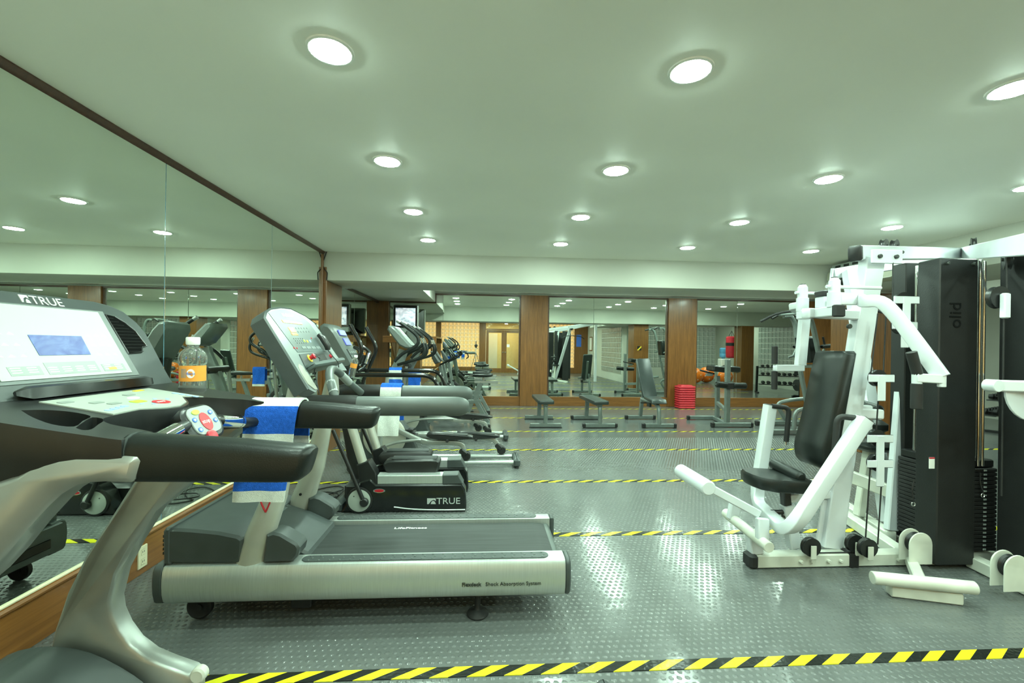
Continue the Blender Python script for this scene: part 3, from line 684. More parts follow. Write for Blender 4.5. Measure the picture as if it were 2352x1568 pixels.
    hd.prism(prof, 1.09, 1.625, 0.03); hd.build('motor_hood', 'dgrey', t, 45)
    for x in (-1.4, 0.3):
        for y in (1.08, 1.63): MB().cyl((x, y, 0), (x, y, 0.06), 0.03, 14).build('foot', 'rubber', t)
    return t
def lcd_mat(name, c1, c2, s, scale=5):
    m, nt, b = mk(name); L = nt.links.new
    tc = nd(nt, 'ShaderNodeTexCoord'); n = nd(nt, 'ShaderNodeTexNoise', Scale=scale, Detail=3.0, Distortion=2.0); L(tc.outputs['Object'], n.inputs['Vector'])
    r = nd(nt, 'ShaderNodeValToRGB'); r.color_ramp.elements[0].position = .35; r.color_ramp.elements[1].position = .68
    r.color_ramp.elements[0].color = (*c1, 1); r.color_ramp.elements[1].color = (*c2, 1); L(n.outputs[0], r.inputs[0])
    L(r.outputs[0], b.inputs['Base Color']); L(r.outputs[0], b.inputs['Emission Color']); b.inputs['Emission Strength'].default_value = s; b.inputs['Roughness'].default_value = 0.35; b.inputs['Specular IOR Level'].default_value = 0.25; m.cycles.emission_sampling = 'NONE'
    return m
M['lcd'] = lcd_mat('blue_lcd', (0.015, 0.03, 0.20), (0.06, 0.10, 0.32), 0.15, 14)
M['overlay2'] = mat('grey_overlay_print', (0.24, 0.27, 0.25), 0.4)
TM_A = tm_a()
towel(None, -0.845, -0.665, 1.706, 0.042, 1.138, 0.777, 0.93, 'blue and white striped towel over the rail of the nearest treadmill', [0.025, 0.13, 0.235, 0.335, 0.47, 0.56], shift=(-0.13, 0.0))
# water bottles
def bottle(name, base, label, s=1.0, tilt=None, labelled=True):
    b = thing(name, label, 'bottle', base, 'water bottles'); x, y, z = base
    A = Vector((0, 0, 1)) if tilt is None else Vector(tilt).normalized()
    pr = [(0.030, 0.0), (0.034, 0.006), (0.0335, 0.02), (0.0355, 0.03), (0.0335, 0.04), (0.0355, 0.05), (0.0335, 0.06), (0.0355, 0.072), (0.0335, 0.084), (0.034, 0.094), (0.033, 0.098), (0.033, 0.146), (0.0355, 0.150), (0.0365, 0.160), (0.0358, 0.172), (0.031, 0.184), (0.022, 0.194), (0.0155, 0.20), (0.0145, 0.207)]
    MB().lathe([(r * s, h * s) for r, h in pr], base, A, 24).build('bottle_body', 'pet', b, 60)
    MB().lathe([(0.0165 * s, 0.206 * s), (0.018 * s, 0.210 * s), (0.018 * s, 0.226 * s), (0.016 * s, 0.229 * s)], base, A, 22).build('cap', 'whitep', b)
    MB().lathe([(0.0337 * s, 0.099 * s), (0.0337 * s, 0.145 * s)], base, A, 24).build('wrapper', 'wrap', b)
    return b
def pet_mat():
    m, nt, b = mk('clear_bottle'); b.inputs['Transmission Weight'].default_value = 0.92; b.inputs['Roughness'].default_value = 0.03
    b.inputs['IOR'].default_value = 1.2; b.inputs['Base Color'].default_value = (0.93, 0.97, 0.94, 1); return m
M['pet'] = pet_mat()
M['wrap'] = mat('orange_wrapper', (0.86, 0.33, 0.05), 0.4, var=0.1)
bt = bottle('water_bottle', (-1.052, 1.682, 1.088), 'clear water bottle with orange wrapper in the tray of the nearest treadmill', 1.22)
bd = MB()
for k in range(9):
    a0 = -1.95 + k * 0.055; a1 = a0 + (0.03 if k % 2 else 0.018)
    bd.loft([[Vector((-1.052 + 0.0418 * math.cos(a), 1.682 + 0.0418 * math.sin(a), z)) for a in (a0, a1)] + [Vector((-1.052 + 0.0414 * math.cos(a), 1.682 + 0.0414 * math.sin(a), z)) for a in (a1, a0)] for z in (1.222, 1.254)])
bd.build('barcode', 'ink', bt.children[2])
ov = MB(); pts = circ(1, 16, 0.30, 0.016)
ov.loft([[Vector((-1.052 + r * math.cos(-1.15 + u), 1.682 + r * math.sin(-1.15 + u), 1.237 + v)) for u, v in pts] for r in (0.0412, 0.0418)]); ov.build('wrapper_oval', 'whitep', bt.children[2])
dd = Vector((math.cos(-1.15), math.sin(-1.15), 0)); text('wrapper_lettering', 'Bona', 0.013, Vector((-1.052, 1.682, 1.233)) + dd * 0.0422 + Vector((-dd.y, dd.x, 0)) * -0.013, (-dd.y, dd.x, 0), (0, 0, 1), 'blue', bt.children[2], 0.0002)
# ================================================================ SECOND TREADMILL (grey, long silver side rail)
def onp(x, y, p, n):
    a = at(x, y, Y=1.0); o = Vector((0, 0, EYE)); d = a - o
    return o + d * ((Vector(p) - o).dot(n) / d.dot(n))
def slabpoly(pts, n, t0, t1):
    n = Vector(n).normalized(); return MB().loft([[p + n * t0 for p in pts], [p + n * t1 for p in pts]])
M['amber_led'] = mat('amber_display', (0.85, 0.40, 0.06), 0.3, var=0.2, vscale=120, emit=0.6)
M['console_g'] = mat('grey_blue_overlay', (0.10, 0.125, 0.125), 0.38, var=0.05)
M['console_f'] = mat('pale_grey_console', (0.22, 0.25, 0.25), 0.36, 0.1, var=0.05, bump=0.05, bscale=500)
def tm_b():
    YC = 2.465
    t = thing('treadmill', 'grey treadmill with long silver side rail, second from the camera', 'treadmill', (-0.5, YC, 0), 'treadmills')
    zt, zb = 0.308, 0.130
    # side rails: rounded aluminium extrusion
    def rail(sgn):
        yo = YC - sgn * 0.315; yi = YC - sgn * 0.212
        pr = [(yi, zt - 0.03), (yi, zt), (yo + sgn * 0.030, zt), (yo + sgn * 0.012, zt - 0.006), (yo + sgn * 0.002, zt - 0.022), (yo - sgn * 0.004, zt - 0.06), (yo - sgn * 0.005, zt - 0.09), (yo - sgn * 0.002, zt - 0.13), (yo + sgn * 0.008, zb + 0.012), (yo + sgn * 0.02, zb), (yi, zb)]
        r = MB().prism([(y, z) for y, z in pr], -1.47, 0.418, 0.002, 'x').build('side_rail', 'alu', t, 30)
        for x0, x1 in ((0.416, 0.445), (-1.515, -1.468)):
            q = [(y + sgn * (-0.002 if y == yo else 0), z + (0.002 if z == zt else 0)) for y, z in pr]
            MB().prism(q, x0, x1, 0.008, 'x').build('end_cap', 'dgrey', r)
        ya, yb = yo + sgn * 0.022, yi - sgn * 0.012; cx = (-0.87 + 0.35) / 2; cy = (ya + yb) / 2
        pad = MB().prism([(cx + u, cy + v) for u, v in rrect(1.20, abs(yb - ya) - .008, (abs(yb - ya) - .008) / 2 - .001, 6)], zt - 0.001, zt + 0.004, 0.0015, 'z').build('grip_pad', 'dgrey', r)
        s = MB()
        for i in range(24):
            for j in range(3):
                s.lathe([(0.0062, 0.0), (0.0050, 0.0022), (0.0015, 0.0032)], (-0.825 + i * 0.0492 + (0.012 if j == 1 else 0), cy + (j - 1) * 0.021, zt + 0.0038), (0, 0, 1), 8)
        s.build('grip_studs', 'mgrey', pad, kind='stuff')
        return r
    rn = rail(1); rail(-1)
    text('rail_lettering', 'Flexdeck', 0.026, (-0.088, YC - 0.3215, 0.192), (1, 0, 0), (0, 0, 1), 'ink2', rn, 0.001, bold=0.0006)
    text('rail_lettering', 'Shock Absorption System', 0.026, (0.026, YC - 0.3215, 0.192), (1, 0, 0), (0, 0, 1), 'ink2', rn, 0.001)
    # belt and rollers
    b = MB(); pf = [(-1.05, 0.292), (0.30, 0.292), (0.36, 0.288), (0.40, 0.272), (0.415, 0.245), (0.40, 0.215), (-1.05, 0.215)]
    b.prism(pf, YC - 0.192, YC + 0.192, 0.001); bl = b.build('running_belt', 'belt', t)
    MB().bx(-1.0, 0.36, YC - 0.211, YC + 0.211, 0.20, 0.27, 0.002).build('deck', 'black', t)
    MB().cyl((0.385, YC - 0.208, 0.252), (0.385, YC + 0.208, 0.252), 0.03, 16).build('roller', 'mgrey', t)
    text('belt_lettering', 'LifeFitness', 0.030, (-0.50, YC + 0.125, 0.2925), (1, 0, 0), (0, 1, 0), 'whitep', bl, 0.0004, bold=0.0005, sx=1.5)
    # motor hood
    hp = side(2.165, [(377, 1296), (375, 1224), (381, 1216), (400, 1215), (440, 1217), (500, 1223), (545, 1232), (556, 1240), (552, 1296)])
    hd = MB().prism(hp, YC - 0.297, YC + 0.297, 0.012).build('motor_hood', 'dgrey', t)
    fr = side(2.165, [(374, 1298), (373, 1222), (379, 1213), (392, 1212), (391, 1298)])
    MB().prism(fr, YC - 0.301, YC + 0.301, 0.010).build('hood_front', 'dgrey', t)
    fp = MB().bx(-1.525, -1.490, YC - .28, YC + .28, .14, .30, .008).build('front_plate', 'dgrey', t)
    MB().bx(-1.530, -1.522, YC - .20, YC + .20, .18, .23, .004).build('handle_slot', 'black', fp)
    MB().lathe([(.034, 0), (.034, .004), (.028, .005), (.026, .003)], (-1.494, YC, .40), (-1, 0, 0), 22).build('front_badge', 'chrome', hd)
    dots = MB()
    for i in range(30):
        for j in range(5):
            y = YC - .27 + i * .0186
            if abs(y - YC) > .05: dots.bx(-1.4975, -1.4935, y, y + .010, .345 + j * .02, .357 + j * .02, 0)
    dots.build('vent_slots', 'rubber', hd, kind='stuff')
    MB().prism([(-1.19, 0.30), (-1.19, 0.43), (-1.14, 0.425), (-0.99, 0.375), (-0.86, 0.312), (-0.85, 0.29)], YC - 0.20, YC + 0.20, 0.012).build('hood_ramp', 'dgrey', t)
    MB().prism([(-1.36, 0.442), (-1.10, 0.418), (-1.10, 0.40), (-1.36, 0.40)], YC - 0.12, YC + 0.16, 0.018).build('hood_bulge', 'mgrey2', t)
    text('hood_lettering', 'LifeFitness', 0.038, (-1.415, YC - 0.11, 0.4635), (0, 1, 0), (-1, 0, 0.1), 'chrome', hd, 0.0015, bold=0.0008, sx=1.2)
    # uprights
    def post(y):
        p = MB(); rings = []
        for z, x0, x1, w in ((0.275, -1.185, -1.035, 0.052), (0.45, -1.122, -0.985, 0.050), (0.607, -1.055, -0.938, 0.047), (0.85, -1.00, -0.900, 0.044), (1.06, -0.955, -0.858, 0.042), (1.19, -0.925, -0.868, 0.036)):
            cx, rx = (x0 + x1) / 2, (x1 - x0) / 2
            rings.append([Vector((cx + rx * math.cos(2 * PI * k / 24), y + w * math.sin(2 * PI * k / 24), z)) for k in range(24)])
        p.loft(rings); return p.build('upright', 'champ', t, 50)
    pn = post(2.212); pr_ = post(2.718)
    MB().lathe([(0.008, 0), (0.008, 0.004)], (-1.055, 2.712 - 0.044, 0.47), (0, -1, 0), 12).build('bolt_hole', 'black', pr_)
    rm = MB()
    for a in ([(595, 1140), (602, 1160), (610, 1176)], [(625, 1140), (618, 1158), (610, 1176)], [(606, 1140), (612, 1150), (622, 1146)]):
        rm.tube([at(x, y, Y=2.1625) for x, y in a], 0.0038, 6)
    rm.build('red_marking', 'redpaint', pn)
    for y in (2.212, 2.718):
        c = side(2.165, [(604, 1292), (612, 1228), (628, 1222), (645, 1226), (682, 1248), (688, 1258), (684, 1276), (672, 1289)])
        MB().prism(c, y - 0.052, y + 0.056, 0.010).build('foot_cover', 'dgrey', t)
    # handrails
    for y, x0 in ((2.17, -0.86), (2.775, -0.90)):
        o = [(0.034 * math.cos(a) * 1.0, 0.047 * math.sin(a)) for a in [2 * PI * k / 20 for k in range(20)]]
        zs = 1.055
        h = MB().sweep([Vector((x, y, zs)) for x in (-0.60, -0.35, -0.135)], o).build('handrail', 'mgrey', t, 50)
        xs = [(-0.135, 1), (-0.115, 0.98), (-0.095, 0.90), (-0.080, 0.76), (-0.069, 0.55), (-0.063, 0.28)]
        MB().sweep([Vector((x, y, zs)) for x, k in xs], o, scale=[k for x, k in xs]).build('rail_cap', 'mgrey', h, 60)
        MB().sweep([Vector((x, y, zs + (0.004 if x > x0 else 0))) for x in (x0, x0 + 0.05, -0.62, -0.598)], o, scale=[.8, 1.02, 1.02, 1.0]).build('rail_bracket', 'black', h, 50)
        MB().cyl((-0.80, y - 0.034, 1.04), (-0.80, y - 0.037, 1.04), 0.006, 10).build('bolt', 'rubber', h)
    # heart-rate loop
    lp = smooth([(-0.705, 2.185, 1.08), (-0.735, 2.21, 1.15), (-0.775, 2.30, 1.205), (-0.80, 2.42, 1.217), (-0.80, 2.52, 1.195), (-0.775, 2.63, 1.13), (-0.735, 2.74, 1.06)], 4)
    g = MB().tube(lp, 0.021, 12).build('grip_bar', 'mgrey', t, 50)
    MB().tube([lp[2] + Vector((.001, -.001, 0)), lp[5] + Vector((.001, -.001, 0))], 0.0222, 12).build('grip_sensor', 'lgrey', g)
    MB().tube([lp[17], lp[20]], 0.0222, 12).build('grip_sensor', 'lgrey', g)
    # console
    p0 = at(709, 893, Y=2.165); p1 = at(609, 730, Y=2.165); up = (p1 - p0).normalized(); nn = Vector((0, 1, 0)).cross(up).normalized()
    if nn.x < 0: nn = -nn
    outl = [onp(x, y, p0, nn) for x, y in [(709, 893), (609, 730), (612, 718), (622, 710), (645, 706.5), (668, 709), (700, 725), (722, 741), (745, 774), (770, 811), (797, 850), (781, 851), (765, 838), (735, 845), (705, 850), (730, 894), (724, 901)]]
    cs = slabpoly(outl, nn, -0.055, 0).build('console_housing', 'console_f', t)
    sidep = [onp(x, y, p0, nn) for x, y in [(709, 893), (609, 730), (612, 718), (622, 710), (645, 706.5), (668, 709), (700, 725), (722, 741), (745, 774)]]
    rim = MB(); rim.sweep(sidep, [(-0.004, -0.075), (0.006, -0.075), (0.008, -0.004), (-0.002, 0.003)], up=nn); rim.build('console_rim', 'dgrey', t, 50)
    def face(px, name, m, par, t0=0.0, t1=0.003): return slabpoly([onp(x, y, p0, nn) for x, y in px], nn, t0, t1).build(name, m, par)
    ov = face([(616, 718), (632, 711), (655, 711), (690, 725), (710, 742), (756, 806), (683, 809)], 'display_overlay', 'console_g', cs, -0.001, 0.002)
    face([(645.5, 735), (690, 741.5), (694, 746), (650, 741)], 'message_display', 'amber_led', ov, 0.001, 0.004)
    face([(660, 752), (672, 752.5), (680, 763), (668, 763.5)], 'program_display', 'amber_led', ov, 0.001, 0.004)
    face([(667, 765), (680, 765), (684, 770.5), (671, 770)], 'bar_display', 'amber_led', ov, 0.001, 0.004)
    tl = onp(649, 727, p0, nn); tr_ = onp(675, 729, p0, nn); text('brand_lettering', 'LifeFitness', (tr_ - tl).length * 0.22, tl + nn * 0.0025, tr_ - tl, up, 'whitep', ov, 0.0006, bold=0.0004)
    for x, y, m in ((698, 783, 'green'), (705, 784, 'yellow'), (711.5, 783.5, 'paleblue'), (675, 799, 'red'), (681, 800, 'red'), (714, 777, 'red')):
        c = onp(x, y, p0, nn); r = 0.009 if y < 790 and x > 690 and x < 713 else 0.005
        MB().lathe([(r, 0), (r, 0.003), (r * .6, 0.005)], c, nn, 14).build('key', m, ov)
    for r in range(3):
        for c in range(5):
            MB().lathe([(0.004, 0), (0.004, 0.003)], onp(674 + c * 5 + r * 4, 778 + r * 5, p0, nn), nn, 8).build('number_key', 'ink2', ov)
            if r < 2: MB().lathe([(0.0055, 0), (0.0055, 0.003)], onp(679 + c * 6.2 + r * 5, 754 + r * 8, p0, nn), nn, 8).build('program_key', 'mgrey2', ov)
    for k in range(4): face([(691 + k * 11, 796), (700 + k * 11, 795.5), (704 + k * 11, 801), (695 + k * 11, 801.5)], 'wide_key', 'console_f', ov, 0.001, 0.0035)
    face([(686, 814), (757, 806), (773, 832), (702, 847)], 'tray_panel', 'dgrey', cs, 0.0, 0.004)
    face([(724, 815), (742, 812), (750, 826), (735, 829)], 'cup_recess', 'black', cs, 0.003, 0.0055)
    a, b2 = onp(702, 847, p0, nn), onp(776, 833, p0, nn)
    MB().beam(a + nn * 0.025, b2 + nn * 0.025, 0.05, 0.028, 0.008, up=up).build('tray_lip', 'console_g', cs)
    ov2 = [onp(x, y, p0, nn) for x, y in [(685, 836), (694, 842), (712, 868), (725, 888), (728, 894), (722, 895), (706, 882), (690, 856), (684, 842)]]
    slabpoly(ov2, nn, 0.0, 0.004).build('leg_inlay', 'champ', cs)
    c = onp(710, 824, p0, nn)
    MB().lathe([(0.022, 0.003), (0.022, 0.007), (0.017, 0.008)], c, nn, 20).build('warning_ring', 'yellow', cs)
    kb = MB().lathe([(0.011, 0.006), (0.011, 0.022), (0.015, 0.024), (0.015, 0.032), (0.012, 0.034)], c, nn, 18).build('stop_knob', 'red', cs)
    c2 = onp(757, 819, p0, nn); MB().lathe([(0.012, 0.002), (0.012, 0.012), (0.009, 0.016)], c2, nn, 16).build('stop_button', 'red', cs)
    q = onp(736, 791, p0, nn); hx = MB(); hx.sweep([q + up * 0.055 + nn * .02, q + up * .03 + nn * .03, q - up * 0.03 + nn * .03, q - up * .05 + nn * .02], rrect(0.05, 0.03, 0.012, 3), up=nn, scale=[.7, 1, 1, .7]); hx.build('clip_sensor', 'black', cs, 50)
    cd = smooth([c + nn * 0.034, c + nn * 0.05 - up * 0.03, at(722, 850, Y=2.32), at(727, 872, Y=2.30), at(731, 893, Y=2.28), at(733, 905, Y=2.27)], 4); MB().tube(cd, 0.0025, 6).build('safety_cord', 'black', cs)
    cd = smooth([q - up * .05 + nn * .02, at(762, 815, Y=2.55), at(776, 832, Y=2.56), at(778, 845, Y=2.56)], 4); MB().tube(cd, 0.0025, 6).build('sensor_cord', 'black', cs)
    # wheels, foot
    for y in (YC - 0.20, YC + 0.20):
        w = MB().lathe([(0.05, -0.016), (0.058, -0.012), (0.058, 0.012), (0.05, 0.016), (0.04, 0.010), (0.016, 0.010), (0.016, 0.018)], (-1.365, y, 0.06), (0, -1, 0), 22).build('wheel', 'rubber', t)
        MB().bx(-0.93, -0.83, y - 0.02, y + 0.02, 0.045, 0.135, 0.006).build('lift_bracket', 'black', t)
        ft = MB().lathe([(0.05, 0), (0.056, 0.008), (0.05, 0.018), (0.02, 0.03), (0.014, 0.05), (0.014, 0.13)], (-0.01, y - 0.03 if y < YC else y + 0.03, 0), (0, 0, 1), 20).build('foot', 'rubber', t)
    MB().bx(-1.3, -0.2, YC - 0.18, YC + 0.18, 0.09, 0.135, 0.006).build('underframe', 'black', t)
    return t
M['mgrey2'] = mat('slate_plastic', (0.075, 0.09, 0.088), 0.4, var=0.06)
M['ink2'] = mat('dark_ink', (0.03, 0.035, 0.03), 0.5)
TM_B = tm_b()
bb_ = at(806, 866, Y=2.86)
bottle('water_bottle', tuple(bb_), 'clear water bottle leaning in the far cup holder of the second treadmill', 0.62, (0.22, 0, 1))
towel(None, at(878, 900, Y=2.775).x, at(925, 900, Y=2.775).x, 2.775, 0.036, 1.108, 0.80, 0.88, 'striped towel over the far handrail of the second treadmill, blue uppermost', [0.11, 0.19, 0.285, 0.40, 0.47], shift=(-0.05, 0))
# ================================================================ BLACK CRANK ELLIPTICAL
def ell_c():
    t = thing('elliptical_trainer', 'black elliptical trainer with cream crank wheel and silver rails behind the second treadmill', 'elliptical', (-0.6, 3.94, 0), 'elliptical trainers')
    Y0, Y1 = 3.63, 4.25
    hp = side(Y0, [(783, 1177), (1068, 1177), (1071, 1165), (1070, 1140), (1068, 1124), (1060, 1112), (1030, 1112), (864, 1113), (850, 1100), (828, 1106), (806, 1130), (798, 1150)])
    for ya, yb in ((Y0, Y0 + 0.13), (Y1 - 0.13, Y1)):
        h = MB().prism(hp, ya, yb, 0.012).build('base_shroud', 'blackg', t)
        xz = side(Y0, [(866, 1093), (1018, 1092), (1018, 1112), (866, 1113)])
        MB().prism(xz, ya + 0.012, yb - 0.012, 0.004).build('track_rail', 'alu', t)
        xz = side(Y0, [(1016, 1091), (1052, 1090), (1064, 1112), (1016, 1113)])
        MB().prism(xz, ya + 0.004, yb - 0.004, 0.006).build('rail_end', 'dgrey', t)
        uc = side(Y0, [(818, 1068), (846, 1059), (862, 1085), (866, 1113), (850, 1120), (824, 1110)])
        MB().prism(uc, ya + 0.01, yb - 0.01, 0.008).build('arm_boot', 'black', t)
        # crank wheel on the outside
        s = -1 if ya == Y0 else 1; yw = ya if s < 0 else yb
        c = at(826, 1151, Y=Y0); w = MB().lathe([(0.104, -0.01), (0.104, 0.010), (0.100, 0.012)], (c.x, yw, 0.104), (0, s, 0), 32).build('crank_wheel', 'black', t)
        MB().lathe([(0.088, 0.010), (0.088, 0.016), (0.084, 0.018), (0.0, 0.019)], (c.x, yw, 0.104), (0, s, 0), 32).build('wheel_face', 'panelw', w)
        for a in (2.4, 5.6): MB().lathe([(0.005, .018), (0.005, .021)], (c.x + .055 * math.cos(a), yw, .104 + .055 * math.sin(a)), (0, s, 0), 8).build('wheel_bolt', 'ink2', w)
        yl = yw + s * 0.035; p = at(839, 1150, Y=Y0); q = at(768, 985, Y=Y0)
        lk = MB().tube([(p.x, yl, p.z), (q.x, yl, q.z)], 0.016, 10); lk.cyl((p.x, yw + s * .015, p.z), (p.x, yl + s * .018, p.z), 0.034, 18, .008); lk.build('link_rod', 'black', t)
        # moving arm: champagne post and black handle
        yp = ya + 0.065; X = [at(*q_, Y=Y0 + 0.06) for q_ in ((836, 1072), (809, 985), (790, 915))]
        pr = rrect(0.095, 0.06, 0.028, 4)
        MB().sweep([Vector((a.x, yp, a.z)) for a in X], pr, up=(1, 0, 0)).build('arm_post', 'champ', t, 50)
        hx = [at(*q_, Y=3.68) for q_ in ((790, 915), (797, 882), (813, 845), (826, 815), (829, 800), (824, 783), (812, 762), (803, 745))]
        g = MB().tube(smooth([Vector((a.x, yp, a.z)) for a in hx], 3), 0.017, 10).build('moving_handle', 'blackg', t, 50)
        # pedal
        dx = 0.0 if s < 0 else -0.10
        pc = at(948, 1072, Y=3.78); py = 3.80 if s < 0 else 4.08
        pd = MB(); o = smooth2([(-0.24, 0.03), (-0.20, 0.065), (-0.05, 0.07), (0.16, 0.075), (0.225, 0.06), (0.225, 0.02), (0.19, -0.055), (0.02, -0.065), (-0.15, -0.06), (-0.22, -0.02), (-0.24, 0.03)], 2)[:-1]
        pd.prism([(pc.x + a + dx, pc.z + b) for a, b in o], py - .075, py + .075, 0.014); pq = pd.build('pedal', 'black', t, 45)
        MB().bx(pc.x + dx - .17, pc.x + dx + .20, py - .055, py + .055, pc.z + .070, pc.z + .078, .002).build('pedal_tread', 'belt', pq)
    oc = at(871, 1126.5, Y=Y0)
    h0 = t.children[0]
    MB().lathe([(1, 0), (1, 1)], (0, 0, 0), (0, 0, 1), 4)
    b = MB().loft([[Vector((oc.x + u, Y0 - d, oc.z + v)) for u, v in circ(1, 20, 0.048, 0.017)] for d in (0, 0.003)]); b.build('badge_rim', 'chrome', h0)
    b = MB().loft([[Vector((oc.x + u, Y0 - d, oc.z + v)) for u, v in circ(1, 20, 0.038, 0.012)] for d in (0.002, 0.004)]); b.build('badge', 'redpaint', h0)
    a, b2 = at(1002, 1157, Y=Y0), at(1064, 1157, Y=Y0)
    text('brand_lettering', 'TRUE', 0.072, (a.x, Y0 - 0.001, a.z), (1, 0, 0), (0, 0, 1), 'badge', h0, 0.002, sx=1.12)
    lm = MB().prism(side(Y0, [(981, 1157), (981, 1144), (1001, 1144), (1001, 1150), (996, 1147), (990, 1150), (985, 1157)]), Y0 - .003, Y0 + .002, 0)
    lm.prism(side(Y0, [(989, 1157), (1001, 1157), (999, 1152), (995, 1149.5), (991, 1152)]), Y0 - .003, Y0 + .002, 0); lm.build('logo_mark', 'badge', h0)
    sw = smooth([at(905, 1164, Y=Y0), at(950, 1169, Y=Y0), at(1010, 1170.5, Y=Y0), at(1068, 1170, Y=Y0)], 4); MB().tube(sw, 0.006, 6).build('silver_stripe', 'alu', h0)
    # front base, mast, fixed rails
    MB().bx(-1.14, -0.75, Y0 + .13, Y1 - .13, 0.02, 0.20, .03).build('drive_housing', 'black', t)
    MB().bx(-0.28, -0.16, Y0 + .10, Y1 - .10, 0.02, 0.10, .01).build('rear_cross_member', 'black', t)
    MB().bx(-1.21, -1.12, Y0 + .02, Y1 - .02, 0.0, 0.07, .012).build('front_stabiliser', 'dgrey', t)
    MB().sweep([(-1.06, 3.94, 0.15), (-1.14, 3.94, 0.6), (-1.22, 3.94, 1.02), (-1.24, 3.94, 1.22)], rrect(0.12, 0.10, 0.03, 4), up=(0, 1, 0)).build('mast', 'black', t, 50)
    for y, s in ((3.70, -1), (4.20, 1)):
        zz = 1.106 if s < 0 else 1.118
        pts = fillet([(-1.24, 3.94 + s * .06, zz), (-1.18, y, zz), (-0.40, y, zz), (-0.335, y, zz - 0.19), (-0.42, y, zz - 0.24)], 0.13, 6)
        MB().tube(pts, 0.0185, 12).build('side_handrail', 'blackg', t, 50)
    cons = side(3.80, [(731, 762), (733, 748), (742, 742), (756, 746), (770, 762), (808, 828), (812, 838), (800, 846), (787, 847), (770, 835)])
    c = MB().prism(cons, 3.80, 4.10, 0.022).build('console', 'mgrey', t, 45)
    p0 = at(768, 752, Y=3.82); p1 = at(808, 826, Y=3.82); u = (p0 - p1).normalized(); n = Vector((-u.z, 0, u.x)); n = n if n.x > 0 else -n
    def scr(a0, a1, y0, y1, m, nm):
        q = [p1 + u * a0, p1 + u * a1]; k = [Vector((q[0].x, y0, q[0].z)), Vector((q[0].x, y1, q[0].z)), Vector((q[1].x, y1, q[1].z)), Vector((q[1].x, y0, q[1].z))]
        slabpoly(k, n, -0.002, 0.006).build(nm, m, c)
    scr(0.235, 0.285, 3.86, 4.04, 'lcd2', 'upper_screen'); scr(0.14, 0.205, 3.88, 4.02, 'lcd2', 'lower_screen'); scr(0.0, 0.10, 3.83, 4.07, 'dgrey', 'key_field')
    for i in range(4):
        for j in range(2): scr(0.02 + j * .04, 0.04 + j * .04, 3.85 + i * .055, 3.885 + i * .055, 'lgrey', 'key')
    for s in (-1, 1):
        pts = smooth([(-1.10, 3.94 + s * .05, 1.12), (-1.06, 3.94 + s * .10, 1.16), (-1.02, 3.94 + s * .13, 1.26), (-1.045, 3.94 + s * .13, 1.31), (-1.09, 3.94 + s * .10, 1.33)], 4)
        g = MB().tube(pts, 0.016, 10).build('grip_bar', 'blackg', t, 50)
        MB().tube([pts[5], pts[9]], 0.0175, 12).build('grip_sensor', 'chrome', g)
    MB().lathe([(0.03, 0), (0.038, 0.10), (0.034, 0.10), (0.028, 0.01)], (-1.09, 4.10, 1.16), (0, 0, 1), 16).build('cup_holder', 'black', t)
    return t
M['lcd2'] = lcd_mat('violet_lcd', (0.07, 0.09, 0.45), (0.14, 0.15, 0.6), 0.3, 3)
ELL_C = ell_c()
bcp = Vector((-1.09, 4.10, 1.175))
bottle('water_bottle', tuple(bcp), 'small clear bottle in the holder of the black elliptical', 0.75)
towel(None, at(895, 860, Y=4.2).x, at(923, 860, Y=4.2).x, 4.20, 0.0185, 1.137, 0.90, 0.93, 'blue and white towel over the far black bar of the crank elliptical', [0.075, 0.135, 0.20, 0.30, 0.37])
